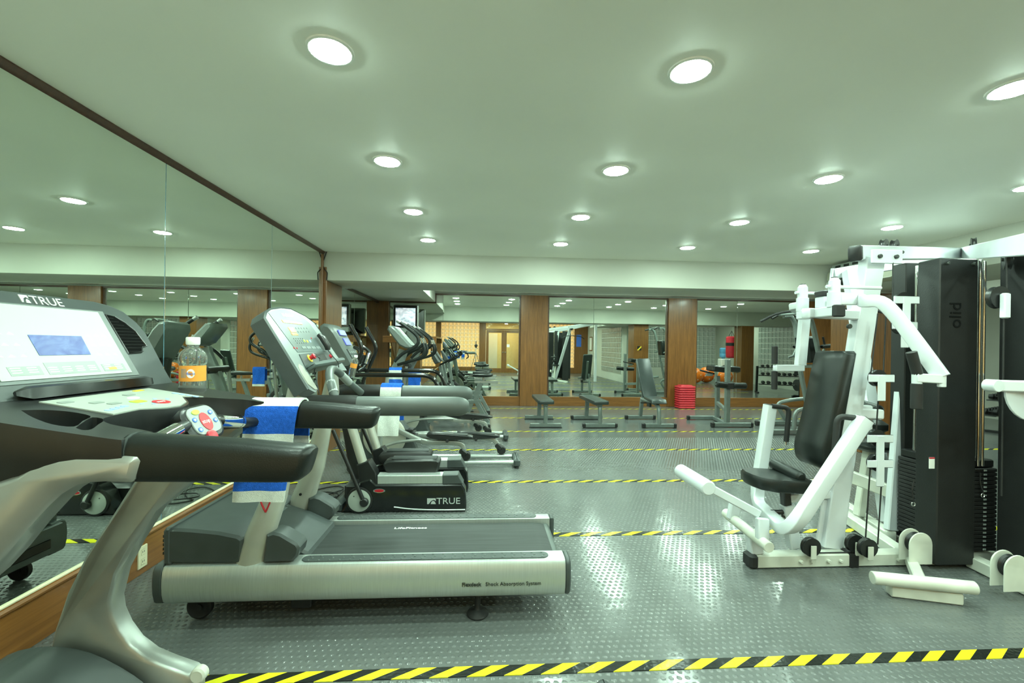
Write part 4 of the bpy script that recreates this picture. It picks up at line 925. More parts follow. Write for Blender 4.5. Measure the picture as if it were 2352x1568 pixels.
# ================================================================ GREY REAR-ROLLER ELLIPTICALS
def ell_d(name, label, ph=((-0.23, -0.19), (-0.05, 0.215))):
    """ph: (pedal x, roller x) for the near and the far side"""
    Y = 5.09
    t = thing(name, label, 'elliptical', (-0.5, Y, 0), 'elliptical trainers')
    yn, yf = Y - 0.14, Y + 0.14
    for k, y in enumerate((yn, yf)):
        MB().tube([(-0.95, y, 0.062), (0.40, y, 0.062)], 0.024, 14).build('track_rail', 'alu', t)
    MB().bx(0.355, 0.43, yn - 0.045, yf + 0.045, 0.012, 0.105, 0.02).build('rear_foot', 'dgrey', t)
    for y in (yn - .02, yf + .02): MB().cyl((0.395, y, 0), (0.395, y, 0.02), 0.02, 10).build('foot_pad', 'rubber', t)
    MB().bx(-1.40, -1.30, yn - .16, yf + .16, 0.03, 0.10, 0.03).build('front_stabiliser', 'silver', t)
    for y in (yn - .18, yf + .18): MB().cyl((-1.36, y - .025, 0.055), (-1.36, y + .025, 0.055), 0.055, 18, .012).build('transport_wheel', 'rubber', t)
    MB().beam((-1.35, Y, 0.065), (-0.9, Y, 0.065), 0.09, 0.05, 0.01).build('base_spine', 'silver', t)
    sh = smooth2([(-1.30, 0.06), (-1.36, 0.30), (-1.30, 0.52), (-1.12, 0.62), (-0.98, 0.60), (-0.86, 0.46), (-0.78, 0.30), (-0.72, 0.16), (-0.68, 0.04)], 3)
    s = MB().prism(sh, Y - 0.075, Y + 0.075, 0.02).build('drive_shroud', 'dgrey', t, 45)
    for k in range(3): MB().bx(-0.87 + .01 * k, -0.775 + .02 * k, Y - .078, Y + .078, .40 - .032 * k, .412 - .032 * k, .002).build('shroud_slot', 'rubber', s)
    for sg in (-1, 1):
        c = (-1.08, Y + sg * 0.085, 0.335)
        d = MB().lathe([(0.235, -0.012), (0.235, 0.006), (0.225, 0.014), (0.10, 0.020), (0.0, 0.020)], c, (0, sg, 0), 36).build('crank_disc', 'champ', t)
    MB().sweep([(-1.12, Y, 0.55), (-1.09, Y, 0.80), (-1.00, Y, 1.05), (-0.93, Y, 1.20), (-0.90, Y, 1.30)], rrect(0.10, 0.07, 0.012, 3), up=(0, 1, 0)).build('mast', 'gunmetal', t, 50)
    cons = side(4.98, [(891, 757), (894, 748), (902, 748), (912, 757), (935, 782), (947, 796), (944, 801), (932, 800), (918, 793), (904, 775)])
    c = MB().prism(cons, 4.93, 5.25, 0.018).build('console', 'gunmetal', t, 45)
    q = side(4.98, [(906, 751), (945, 794)])
    k = [Vector((q[0][0], yy, q[0][1])) for yy in (4.95, 5.23)] + [Vector((q[1][0], yy, q[1][1])) for yy in (5.23, 4.95)]
    nn = (k[1] - k[0]).cross(k[2] - k[1]).normalized(); nn = nn if nn.z > 0 else -nn
    slabpoly(k, nn, 0, 0.010).build('console_face', 'lgrey', c)
    MB().cyl((-1.02, Y - .20, 1.06), (-1.02, Y + .20, 1.06), 0.04, 16, .01).build('arm_pivot', 'black', t)
    for i, y in enumerate((yn, yf)):
        sg = -1 if i == 0 else 1; ya = Y + sg * 0.215; px, rx = ph[i]
        top = side(4.88, [(914, 737), (935, 752), (955, 768), (961, 779), (959, 790), (948, 800), (925, 812), (906, 830)])
        g = MB().tube(smooth([Vector((x, ya, z)) for x, z in top], 3), 0.019, 10).build('moving_handle', 'vinyl', t, 50)
        p = Vector((top[0][0], ya, top[0][1])); d = (p - Vector((top[1][0], ya, top[1][1]))).normalized()
        MB().tube([p - d * .03, p + d * .012], 0.0205, 12).build('handle_cap', 'silver', g)
        fx = side(4.95, [(965, 776), (974, 800), (971, 815), (958, 824), (938, 830), (912, 838)])
        f = MB().tube(smooth([Vector((x, Y + sg * .12, z)) for x, z in fx], 3), 0.017, 10).build('fixed_handle', 'vinyl', t, 50)
        MB().tube([(fx[0][0], Y + sg * .12, fx[0][1]), ((fx[0][0] + fx[1][0]) / 2, Y + sg * .12, (fx[0][1] + fx[1][1]) / 2)], 0.0185, 12).build('grip_sensor', 'chrome', f)
        lev = smooth([(-1.02, ya, 1.06), (-1.05, ya, 0.80), (-1.08, ya, 0.52), (-1.10, ya, 0.24)], 3); MB().tube(lev, 0.022, 10).build('swing_lever', 'silver', t)
        lk = smooth([(-1.10, ya, 0.24), (-0.92, ya, 0.30), (-0.72, ya, 0.325), (px - 0.30, ya, 0.325)], 4); MB().tube(lk, 0.016, 10).build('link_tube', 'silver', t)
        a = math.atan2(0.0, 1) ; cx, cz = (-1.08 + (0.12 if i == 0 else 0.24), 0.335 + (0.10 if i == 0 else -0.02))
        arm = smooth([(cx - .10, y, cz + .02), (cx, y, cz), (px - 0.30, y, 0.30), (px - 0.10, y, 0.285), (px + 0.06, y, 0.28), ((px + rx) / 2 + .06, y, 0.25), (rx, y, 0.14)] if rx > px + .1 else [(cx - .10, y, cz + .02), (cx, y, cz), (px - .36, y, 0.295), (px - .2, y, 0.285), (px - .08, y, 0.27), (px + .0, y, 0.215), (rx, y, 0.15)], 4)
        MB().sweep(arm, rrect(0.042, 0.055, 0.010, 2), up=(0, 0, 1)).build('pedal_arm', 'silver', t, 50)
        rw = MB().cyl((rx + 0.015, y - .03, 0.137), (rx + 0.015, y + .03, 0.137), 0.052, 22, .01).build('roller', 'black', t)
        MB().beam((rx - 0.05, y, 0.205), (rx + 0.02, y, 0.145), 0.075, 0.06, 0.012).build('roller_housing', 'black', rw)
        pz = 0.345 if i == 0 else 0.30; py = y + (0 if i == 0 else 0)
        o = smooth2([(-0.25, 0.0), (-0.23, 0.028), (-0.12, 0.038), (0.05, 0.03), (0.20, 0.022), (0.26, 0.008), (0.22, -0.012), (0.05, -0.034), (-0.12, -0.038), (-0.22, -0.02), (-0.25, 0.0)], 2)[:-1]
        pd = MB().prism([(px + u, pz + v + 0.012 - u * .05) for u, v in o], py - .07, py + .07, .012).build('pedal', 'black', t, 45)
        MB().prism([(px - .18, pz + .046), (px + .2, pz + .024), (px + .2, pz + .031), (px - .18, pz + .053)], py - .05, py + .05, .002).build('pedal_tread', 'belt', pd)
        MB().cyl((px - .02, py - .075, pz - .03), (px - .02, py + .075, pz - .03), 0.018, 14).build('pedal_pivot', 'rubber', pd)
    return t
ELL_D = ell_d('elliptical_trainer', 'grey elliptical with silver pedal arms and roller rails, nearer of the two', ((-0.36, -0.19), (-0.05, 0.215)))
ELL_E = ell_d('elliptical_trainer', 'grey elliptical with silver pedal arms and roller rails, farther one beside the bikes', ((-0.06, 0.12), (-0.43, -0.02)))
ELL_E.location = (-0.55, 6.52, 0)
text('model_lettering', 'PS900', 0.05, at(970, 960, Y=6.38), (1, 0, 0), (0, 0, 1), 'whitep', ELL_E.children[0], .001) if False else None
# ================================================================ EXERCISE BIKES
def bike():
    Y = 7.45
    t = thing('exercise_bike', '', 'exercise bike', (-0.35, Y, 0), 'exercise bikes')
    for x, w in ((0.10, 0.25), (-0.95, 0.25)):
        b = MB().beam((x, Y - w, 0.045), (x, Y + w, 0.045), 0.06, 0.05, 0.008, up=(0, 0, 1)).build('stabiliser', 'gunmetal', t)
        for s in (-1, 1): MB().bx(x - .036, x + .036, Y + s * w - .03, Y + s * w + .03, 0, 0.08, .01).build('end_cap', 'rubber', b)
    MB().beam((0.10, Y, 0.05), (-0.12, Y, 0.44), 0.06, 0.07).build('rear_leg', 'gunmetal', t)
    MB().beam((-0.95, Y, 0.06), (-0.30, Y, 0.40), 0.055, 0.07).build('main_tube', 'gunmetal', t)
    MB().beam((-0.35, Y, 0.42), (-0.02, Y, 0.42), 0.055, 0.06).build('cross_tube', 'gunmetal', t)
    MB().beam((-0.30, Y, 0.06), (-0.16, Y, 0.45), 0.05, 0.06).build('centre_leg', 'gunmetal', t)
    st = MB().beam((-0.14, Y, 0.40), (-0.02, Y, 0.74), 0.05, 0.055).build('seat_post', 'gunmetal', t)
    MB().beam((-0.14, Y, 0.755), (0.26, Y, 0.755), 0.045, 0.045).build('seat_slider', 'silver', st)
    MB().cyl((0.01, Y, 0.775), (0.01, Y, 0.83), 0.016, 12).build('saddle_stem', 'chrome', st)
    sd = MB(); rings = []
    for x, w, z, h in ((0.17, 0.05, 0.875, 0.02), (0.14, 0.105, 0.872, 0.035), (0.06, 0.115, 0.866, 0.04), (-0.04, 0.06, 0.862, 0.035), (-0.13, 0.028, 0.862, 0.03), (-0.17, 0.016, 0.858, 0.02)):
        rings.append([Vector((x, Y + w * math.cos(a), z + h * (math.sin(a) if math.sin(a) > 0 else math.sin(a) * .8))) for a in [2 * PI * k / 14 for k in range(14)]])
    sd.loft(rings); sd.build('saddle', 'vinyl', t, 60)
    MB().lathe([(0.24, -0.022), (0.255, -0.014), (0.255, 0.014), (0.24, 0.022), (0.20, 0.012), (0.05, 0.012)], (-0.72, Y, 0.34), (0, 1, 0), 36).build('flywheel', 'silver', t)
    gd = [(-0.72 + 0.275 * math.cos(a), 0.34 + 0.275 * math.sin(a)) for a in [math.radians(25 + 9 * k) for k in range(17)]]
    MB().sweep([Vector((x, Y, z)) for x, z in gd], rrect(0.10, 0.014, 0.005, 2), up=(0, 1, 0)).build('wheel_guard', 'black', t, 50)
    MB().prism(smooth2([(-0.75, 0.30), (-0.70, 0.40), (-0.35, 0.43), (-0.24, 0.36), (-0.26, 0.26), (-0.45, 0.24), (-0.70, 0.22), (-0.75, 0.30)], 2)[:-1], Y - .085, Y - .055, .008).build('chain_guard', 'black', t, 45)
    for s in (-1, 1):
        cr = MB().beam((-0.32, Y + s * .09, 0.34), (-0.32 + s * .12, Y + s * .09, 0.34 - s * .10), 0.02, 0.028).build('crank_arm', 'chrome', t)
        MB().bx(-0.37 + s * .12, -0.27 + s * .12, Y + s * .10, Y + s * .20, .225 - s * .10 + .1, .25 - s * .10 + .1, .006).build('pedal', 'black', cr)
    hp = MB().beam((-0.60, Y, 0.40), (-0.72, Y, 1.02), 0.05, 0.06).build('handlebar_post', 'gunmetal', t)
    MB().cyl((-0.64, Y, 0.66), (-0.60, Y - .03, 0.66), 0.022, 12).build('adjuster_knob', 'black', hp)
    for s in (-1, 1):
        MB().tube(smooth([(-0.72, Y, 1.03), (-0.70, Y + s * .12, 1.05), (-0.60, Y + s * .20, 1.10), (-0.52, Y + s * .20, 1.16), (-0.55, Y + s * .17, 1.22)], 4), 0.016, 10).build('handlebar', 'vinyl', t, 50)
    MB().prism([(-0.80, 1.05), (-0.83, 1.10), (-0.88, 1.26), (-0.85, 1.27), (-0.72, 1.08)], Y - .10, Y + .10, .012).build('console', 'dgrey', t, 45)
    return t
BK = bike()
place(BK, (-0.35, 7.55, 0), 0, 'grey exercise bike with black saddle, nearest of the row of bikes')
place(copy_tree(BK), (-0.37, 8.33, 0), 0, 'grey exercise bike with black saddle, middle of the row of bikes')
place(copy_tree(BK), (-0.33, 9.12, 0), 0, 'grey exercise bike with black saddle, last of the row by the mirrors')
tw = towel(None, -1.02, -0.86, 6.2, 0.02, 1.03, 0.78, 0.80, 'blue towel hanging over the handle of the farther grey elliptical', [0.02, 0.28, 0.30, 0.45])
# ================================================================ TELEVISION ON ITS SHELF
def tv():
    sh = thing('tv_shelf', 'dark wooden corner shelf under the television', 'shelf', (-1.75, 10.0, 1.45))
    MB().bx(-2.13, -1.0, 9.55, 10.22, 1.525, 1.56, .004).build('shelf_board', 'woodx', sh)
    MB().bx(-2.13, -1.0, 9.55, 9.58, 1.42, 1.525, .004).build('front_apron', 'woodx', sh)
    for x in (-2.0, -1.15): MB().prism([(10.22, 1.525), (9.62, 1.525), (10.22, 1.05)], x - .015, x + .015, .003, 'x').build('bracket', 'wood', sh)
    t = thing('television', 'silver box television with bright screen on the corner shelf', 'television', (-1.66, 9.72, 1.56))
    x0, x1, z0, z1, y = -1.93, -1.40, 1.565, 2.235, 9.6
    o = MB().bx(x0, x1, y, y + .14, z0 + .06, z1, .02).build('cabinet', 'silver', t)
    rings = [[Vector((x, yy, z)) for x, z in ((x0 + k, z0 + .06 + k), (x1 - k, z0 + .06 + k), (x1 - k, z1 - k), (x0 + k, z1 - k))] for yy, k in ((y + .13, .02), (y + .30, .07), (y + .42, .15))]
    MB().loft(rings).build('rear_housing', 'black', t)
    MB().bx(x0 + .015, x1 - .015, y - .008, y + .02, z0 + .17, z1 - .02, .008).build('screen_surround', 'blackg', t)
    MB().bx(x0 + .055, x1 - .055, y - .013, y + .0, z0 + .215, z1 - .075, .003).build('screen', 'tvscreen', t)
    MB().bx(x0 + .02, x1 - .02, y - .004, y + .01, z0 + .065, z0 + .165, .006).build('speaker_panel', 'lgrey', t)
    MB().bx(x0 + .12, x1 - .12, y + .02, y + .25, z0 - .003, z0 + .065, .006).build('stand', 'black', t)
    tg = MB().bx(-1.86, -1.60, y - .035, y + .0, 1.5605, 1.585, .004); single(tg, 'media_box', 'whitep', 'flat white box lying in front of the television', 'box')
M['tvscreen'] = lcd_mat('tv_picture', (0.30, 0.36, 0.42), (0.85, 0.90, 0.95), 0.8, 7)
tv()
# ================================================================ WHITE MULTI-STATION GYM
def pulley(t, c, r=0.055, axis=(0, 1, 0), name='pulley'):
    p = MB().lathe([(r * .3, -.016), (r, -.015), (r * .86, -.005), (r * .86, .005), (r, .015), (r * .3, .016)], c, axis, 26).build(name, 'black', t)
    a = Vector(axis).normalized(); c = Vector(c)
    MB().cyl(c - a * .026, c + a * .026, 0.010, 10).build('axle_bolt', 'ink2', p); return p
def bolt(t, c, axis, r=.012, m='ink2'): MB().cyl(Vector(c) - Vector(axis) * .004, Vector(c) + Vector(axis) * .016, r, 8, .003).build('bolt', m, t)
def multigym():
    t = thing('multi_gym', 'white multi-station weight machine with black seat and black weight towers', 'weight machine', (2.6, 2.65, 0))
    B = lambda p, q, w, h, n, m='white', up=(0, 0, 1), ch=.006: MB().beam(p, q, w, h, ch, up).build(n, m, t)
    # base beams
    b = MB().bx(1.70, 2.80, 2.625, 2.705, 0.004, 0.082, .006).build('base_beam', 'whitew', t)
    MB().bx(1.655, 1.715, 2.618, 2.712, 0, 0.088, .014).build('end_foot', 'rubber', b); MB().bx(2.30, 2.36, 2.617, 2.713, 0, 0.086, .004).build('foot_strap', 'rubber', b)
    for x in (1.98, 2.05, 2.16, 2.24, 2.62, 2.75): bolt(b, (x, 2.624, .045), (0, -1, 0), .011, 'whitew')
    B((2.72, 2.70, .042), (2.96, 3.60, .042), .075, .075, 'base_beam', 'whitew')
    B((2.90, 2.96, .042), (3.25, 4.2, .042), .075, .075, 'base_beam', 'whitew')
    b2 = B((3.09, 2.60, .042), (3.01, 1.80, .042), .075, .075, 'base_beam', 'whitew')
    B((2.80, 2.66, .042), (3.30, 2.66, .042), .075, .075, 'base_beam', 'whitew')
    # press station post
    P0, P1 = Vector((2.255, 2.735, .08)), Vector((2.525, 2.735, 1.95)); d = (P1 - P0)
    ps = B(P0, P1, .075, .125, 'main_post', up=(1, 0, 0))
    MB().beam(P0 + d * .0, P0 + d * .16, .012, .19, .004, (1, 0, 0)).build('post_gusset', 'white', ps)
    mp = at(1998, 590, Y=2.66); MB().bx(2.45, 2.66, 2.655, 2.667, 1.91, 2.0, .004).build('mount_plate', 'white', ps)
    for x in (2.50, 2.61): bolt(ps, (x, 2.655, 1.955), (0, -1, 0), .013)
    bolt(ps, (2.33, 2.69, 1.51), (0, -1, 0), .016)
    # booms
    H = Vector((4.42, 3.82, 2.27)); A = Vector((2.40, 2.72, 1.985))
    bm = B(A, H, .07, .095, 'boom'); dd = (H - A).normalized(); MB().beam(A - dd * .03, A + dd * .012, .076, .10, .012).build('boom_cap', 'rubber', bm)
    for f in (.12, .20, .28): bolt(bm, A + dd * 2.3 * f + Vector((.02, -.036, 0)), (0, -1, 0), .012)
    for f in (.20, .285): pulley(t, A + dd * 2.3 * f + Vector((0, 0, .05)), .05, (dd.y, -dd.x, 0))
    E2 = Vector((2.55, 1.88, 1.86)); B(H, E2, .07, .11, 'boom'); d2 = (E2 - H).normalized()
    for f in (.35, .6): bolt(t, H + d2 * 2.6 * f + Vector((-.03, -.03, 0)), Vector((-.7, -.7, 0)), .014)
    pulley(t, H + d2 * 2.0 + Vector((0, 0, -.07)), .06, (d2.y, -d2.x, 0)); pulley(t, H + d2 * 0.62 + Vector((0, 0, .06)), .06, (d2.y, -d2.x, 0))
    F3 = Vector((3.34, 4.05, 2.09)); b3 = B(F3, H, .07, .10, 'boom'); pulley(t, F3 + Vector((.10, -.02, -.06)), .05, (.5, -.8, 0)); bolt(t, F3 + Vector((.06, -.05, 0)), (0, -1, 0), .014)
    MB().tube(smooth([F3 + Vector((-.02, -.02, .05)), F3 + Vector((-.04, -.03, -.08)), F3 + Vector((-.02, -.02, -.16))], 3), .014, 8).build('cable_hook', 'white', b3)
    B((4.42, 3.82, .04), (4.42, 3.82, 2.3), .09, .09, 'hub_post')
    B((3.02, 3.10, .08), (3.42, 3.95, 2.10), .07, .10, 'rear_post', up=(1, 0, 0))
    B((2.92, 2.98, .08), (3.12, 3.05, 1.95), .05, .08, 'rear_post', up=(1, 0, 0))
    # seat and back pad
    def pad(n, outline, y0, y1, ch=.03, par=None): return MB().prism(outline, y0, y1, ch).build(n, 'vinyl', par or t, 50)
    bp = smooth2([(2.235, 1.34), (2.20, 1.20), (2.155, 0.98), (2.115, 0.82), (2.095, 0.74), (2.10, 0.66), (2.13, 0.615), (2.17, 0.60)], 3) + [(2.205, 0.64), (2.215, 0.70), (2.25, 0.90), (2.325, 1.335), (2.31, 1.352), (2.25, 1.352)]
    pad('back_pad', bp, 2.60, 2.87, .022)
    MB().prism([(2.22, .64), (2.345, 1.32), (2.36, 1.32), (2.235, .64)], 2.66, 2.81, .003).build('back_plate', 'white', t)
    sp = MB(); o = [(1.70, 2.70), (1.72, 2.63), (1.80, 2.585), (2.02, 2.585), (2.07, 2.60), (2.07, 2.87), (2.02, 2.885), (1.80, 2.885), (1.72, 2.84), (1.70, 2.77)]
    rings = [[Vector((1.89 + (x - 1.89) * k, 2.735 + (y - 2.735) * k, z - (x - 1.9) * .06)) for x, y in o] for z, k in ((.475, .94), (.485, 1), (.535, 1), (.552, .95), (.556, .7))]
    sp.loft(rings); sp.build('seat', 'vinyl', t, 50)
    MB().cyl((1.98, 2.62, .56), (1.98, 2.90, .58), .035, 16, .012).build('thigh_roller', 'vinyl', t)
    B((1.97, 2.735, .27), (1.95, 2.735, .48), .05, .05, 'seat_post', 'black'); B((2.02, 2.735, .08), (1.965, 2.735, .36), .06, .07, 'seat_sleeve')
    MB().cyl((1.94, 2.735, .31), (1.86, 2.735, .31), .016, 12).build('adjuster_knob', 'black', t)
    MB().beam((1.97, 2.735, .40), (2.28, 2.735, .43), .05, .05).build('seat_bracket', 'white', t)
    # press yoke
    yk = fillet([at(1986, 962, Y=2.38), at(1812, 1228, Y=2.38), at(1735, 1152, Y=3.06), at(1769, 930, Y=3.06)], .16, 8)
    yoke = MB().sweep(yk, rrect(.066, .070, .006, 2), up=(1, 0, .1)).build('press_yoke', 'white', t, 50)
    for pp, qq in ((yk[0], yk[1]), (yk[-1], yk[-2])):
        e = (pp - qq).normalized(); MB().beam(pp - e * .004, pp + e * .006, .06, .06, .003).build('tube_plug', 'rubber', yoke)
    n0, f0 = at(1983, 962, Y=2.40), at(1773, 932, Y=3.03)
    MB().tube(fillet([n0, n0 + Vector((-.13, .03, .012)), n0 + Vector((-.145, .03, -.22))], .04, 5), .017, 12).build('press_handle', 'rubber', yoke)
    MB().tube(fillet([f0, f0 + Vector((.115, -.02, -.01)), f0 + Vector((.095, -.02, -.25))], .04, 5), .017, 12).build('press_handle', 'rubber', yoke)
    MB().cyl(f0 + Vector((.096, -.02, -.245)), f0 + Vector((.094, -.02, -.275)), .0165, 12).build('handle_ferrule', 'chrome', yoke)
    # foot lever
    B((1.30, 2.60, .555), (1.70, 2.62, .345), .05, .05, 'foot_lever', 'white'); MB().cyl((1.27, 2.40, .572), (1.27, 2.76, .572), .043, 22, .008).build('foot_bar', 'white', t)
    MB().cyl((1.68, 2.48, .20), (1.70, 2.98, .215), .032, 16).build('pivot_tube', 'whitew', t)
    B((1.70, 2.58, .335), (1.69, 2.56, .20), .045, .07, 'yoke_bracket', 'white', up=(1, 0, 0)); B((1.71, 2.88, .335), (1.69, 2.88, .21), .045, .07, 'yoke_bracket', 'white', up=(1, 0, 0))
    B((1.72, 2.67, .08), (1.70, 2.67, .22), .06, .08, 'pivot_stand', 'white', up=(1, 0, 0))
    # pectoral arms
    cx = at(1838, 713, Y=2.80); cn = at(1925, 713, Y=2.46)
    cb = B((cn.x, cn.y, 1.585), (cx.x, cx.y, 1.585), .06, .06, 'cross_head'); MB().bx(cn.x - .033, cn.x + .033, cn.y - .02, cn.y + .012, 1.55, 1.62, .006).build('tube_plug', 'rubber', cb)
    B((2.0, 2.64, 1.585), (2.43, 2.735, 1.585), .06, .06, 'head_arm')
    sx = at(1893, 690, Y=2.62).x
    MB().bx(sx - .032, sx + .032, 2.58, 2.66, 1.615, 1.685, .005).build('stop_block', 'white', t); MB().bx(sx - .036, sx + .036, 2.575, 2.665, 1.685, 1.725, .008).build('stop_pad', 'rubber', t)
    for c, nm in ((cn, 'n'), (cx, 'f')):
        c = Vector((c.x, c.y + (.03 if nm == 'n' else -.02), 1.61))
        MB().lathe([(.036, 0), (.036, .085), (.030, .087), (.030, .155), (.026, .158), (.016, .175)], c, (0, 0, 1), 18).build('pivot_bearing', 'white', t)
        MB().cyl(c + Vector((0, 0, .158)), c + Vector((0, 0, .178)), .018, 12).build('pivot_cap', 'rubber', t)
        MB().tube([c + Vector((-.05, 0, .12)), c + Vector((.30, .01, .12))], .010, 8).build('stop_pin', 'white', t)
    n1 = Vector((cn.x, cn.y + .03, 1.655))
    arm = smooth([n1, n1 + Vector((.12, -.03, 0)), at(1985, 692, Y=2.40), at(2022, 693, Y=2.34), at(2055, 722, Y=2.28), at(2100, 780, Y=2.2), at(2163, 866, Y=2.1)], 4)
    a1 = MB().sweep(arm, rrect(.036, .068, .006, 2), up=(0, 0, 1)).build('pec_arm', 'white', t, 50)
    e = arm[-1]; hb = e + Vector((-.115, .03, -.005)); MB().beam(e + Vector((.01, 0, -.01)), hb, .04, .045).build('handle_bracket', 'white', a1)
    MB().cyl(e + Vector((0, 0, -.05)), e + Vector((0, 0, .02)), .018, 12).build('swivel', 'white', a1)
    MB().tube([hb + Vector((.02, 0, .0)), hb + Vector((-.02, .0, .13))], .024, 14).build('upper_grip', 'rubber', a1)
    MB().cyl(hb + Vector((.012, 0, -.04)), hb + Vector((.012, 0, .02)), .022, 12).build('grip_socket', 'white', a1); MB().cyl(hb + Vector((.012, 0, -.16)), hb + Vector((.012, 0, -.03)), .025, 14).build('lower_grip', 'rubber', a1)
    f1 = Vector((cx.x, cx.y - .02, 1.65)); tp = at(1849, 722, Y=3.0); bt = at(1838, 838, Y=3.0)
    a2 = MB().sweep(fillet([f1, f1 + Vector((.02, .12, 0)), tp + Vector((0, 0, .02)), bt], .05, 4), rrect(.045, .065, .006, 2), up=(1, 0, 0.05)).build('pec_arm', 'white', t, 50)
    h2 = at(1779, 845, Y=3.0); MB().beam(bt + Vector((.02, 0, -.02)), h2, .045, .045).build('handle_bracket', 'white', a2)
    MB().cyl(h2 + Vector((0, 0, .03)), h2 + Vector((0, 0, .155)), .020, 14).build('upper_grip', 'rubber', a2); MB().cyl(h2 + Vector((0, 0, -.15)), h2 + Vector((0, 0, -.02)), .020, 14).build('lower_grip', 'rubber', a2)
    # pulleys and cables
    for x, y, Y in ((2015, 868, 2.6), (2012, 1005, 2.6), (2012, 1062, 2.6), (2072, 690, 2.62), (2068, 748, 2.64)):
        c = at(x, y, Y=Y); q = pulley(t, c, .052)
        MB().bx(c.x - .085, c.x + .085, c.y - .034, c.y - .024, c.z - .024, c.z + .024, .004).build('pulley_bracket', 'white', q)
        MB().bx(c.x - .026, c.x + .026, c.y - .036, c.y - .026, c.z - .14, c.z + .02, .004).build('pulley_hanger', 'white', q)
    for x, y in ((1862, 1256), (1963, 1248), (1992, 1258)):
        c = at(x, y, Z=.14); q = pulley(t, (c.x, c.y, .142), .057); MB().bx(c.x - .018, c.x + .018, c.y - .03, c.y - .022, .075, .16, .003).build('pulley_cheek', 'whitew', q)
    B((2.47, 2.735, .80), (2.47, 2.735, 1.0), .04, .12, 'pulley_arm'); B((2.40, 2.735, .95), (2.56, 2.68, .95), .05, .06, 'pulley_arm')
    def cable(pts): MB().tube(pts, .0042, 6).build('cable', 'rubber', t)
    cable([at(2051, 600, Y=2.66), at(2051, 690, Y=2.62)]); cable([at(2016, 720, Y=2.62), at(2000, 860, Y=2.6)]); cable([at(2035, 725, Y=2.62), at(2029, 860, Y=2.6)])
    cable([at(2017, 920, Y=2.6), at(2012, 1000, Y=2.6)]); cable([at(1999, 1070, Y=2.6), at(1988, 1235, Y=2.6)]); cable([at(2027, 1070, Y=2.6), at(2016, 1250, Y=2.6)])
    cable([(2.06, 2.64, .088), (2.40, 2.64, .088)]); cable([at(2250, 600, Y=2.5), at(2268, 680, Y=2.35)])
    c = at(2292, 683, Y=2.30); q = pulley(t, c, .062); MB().bx(c.x - .02, c.x + .02, c.y - .05, c.y - .02, c.z - .12, c.z + .02, .006).build('pulley_hanger', 'white', q)
    cable([c + Vector((.055, 0, 0)), c + Vector((.045, 0, .28))]); cable([c + Vector((0, -.03, -.12)), c + Vector((0, -.03, -1.1))])
    # weight towers
    def tower(x0, x1, y0, y1, z1): return MB().bx(x0, x1, y0, y1, .035, z1, .006).build('weight_tower', 'towerb', t)
    tw = tower(2.806, 3.06, 2.557, 2.70, 1.935); tower(2.985, 3.11, 2.955, 3.07, 1.985); tower(3.13, 3.75, 2.20, 2.50, 1.94); tower(3.30, 3.55, 2.95, 3.07, 1.98)
    for x in (2.85, 3.02): bolt(tw, (x, 2.557, 1.90), (0, -1, 0), .010)
    st = at(2133, 1078, Y=2.557); MB().bx(st.x + .0, st.x + .036, 2.553, 2.558, 1.345 - .71, 1.345 - .64, .001).build('sticker', 'whitep', tw); MB().bx(st.x, st.x + .036, 2.5525, 2.557, 1.345 - .65, 1.345 - .64, .001).build('sticker_band', 'red', tw)
    text('embossed_script', 'olid', 0.11, (2.945, 2.5555, 1.50), (0, 0, 1), (-1, 0, 0), 'blackg', tw, .002)
    def stack(x0, x1, y0, y1, face, n=20):
        for k in range(n):
            p = MB().bx(x0, x1, y0, y1, .10 + k * .0262, .10 + k * .0262 + .023, .003).build('weight_plate', 'rubber', t)
            c = Vector(((x0 + x1) / 2, (y0 + y1) / 2, .1115 + k * .0262))
            if face == 'y': MB().bx(c.x + .0, c.x + .022, y0 - .003, y0 + .001, c.z - .006, c.z + .006, .002).build('plate_number', 'lgrey', p)
            else: MB().bx(x0 - .003, x0 + .001, y0 + .02, y0 + .045, c.z - .006, c.z + .006, .002).build('plate_number', 'lgrey', p)
        MB().bx(x0 + .01, x1 - .01, y0 + .01, y1 - .01, .10 + n * .0262, .15 + n * .0262, .006).build('top_plate', 'black', t)
        for s in (.28, .72): MB().cyl(((x0 + x1) / 2, y0 + (y1 - y0) * s, .1), ((x0 + x1) / 2, y0 + (y1 - y0) * s, 1.95), .011, 10).build('guide_rod', 'chrome', t)
    stack(2.93, 3.05, 2.715, 2.945, 'x'); stack(3.07, 3.26, 2.60, 2.72, 'y')
    for x in (3.105, 3.135): MB().cyl((x, 2.585, .64), (x, 2.585, 1.93), .009, 10).build('guide_rod', 'chrome', t)
    for a, b_ in (((2100, 1100), (2098, 1150)), ((2252, 1085), (2258, 1130))):
        p, q = at(*a, Y=2.58), at(*b_, Y=2.58); cable(smooth([p, (p + q) / 2 + Vector((-.012, 0, 0)), q], 3)); MB().tube([q + Vector((.012 * math.cos(k), 0, .012 * math.sin(k) - .02)) for k in [2 * PI * j / 12 for j in range(12)]], .003, 6, closed=True).build('pin_ring', 'chrome', t)
    # half-round pulley housings at the base
    for c in (at(2103, 1246, Y=2.56), at(2320, 1300, Y=2.25)):
        o = [(c.x + .075 * math.cos(a), c.z + .075 * math.sin(a)) for a in [PI * k / 14 for k in range(15)]] + [(c.x - .075, .06), (c.x + .075, .06)]
        for dy in (-.035, .03): hp = MB().prism(o, c.y + dy, c.y + dy + .008, .002).build('pulley_housing', 'whitew', t, 45)
        pulley(t, (c.x + .004, c.y, c.z), .062)
    # low footrest
    MB().cyl(at(2003, 1326, Z=.10), at(2240, 1350, Z=.10), .034, 20).build('footrest_bar', 'whitew', t)
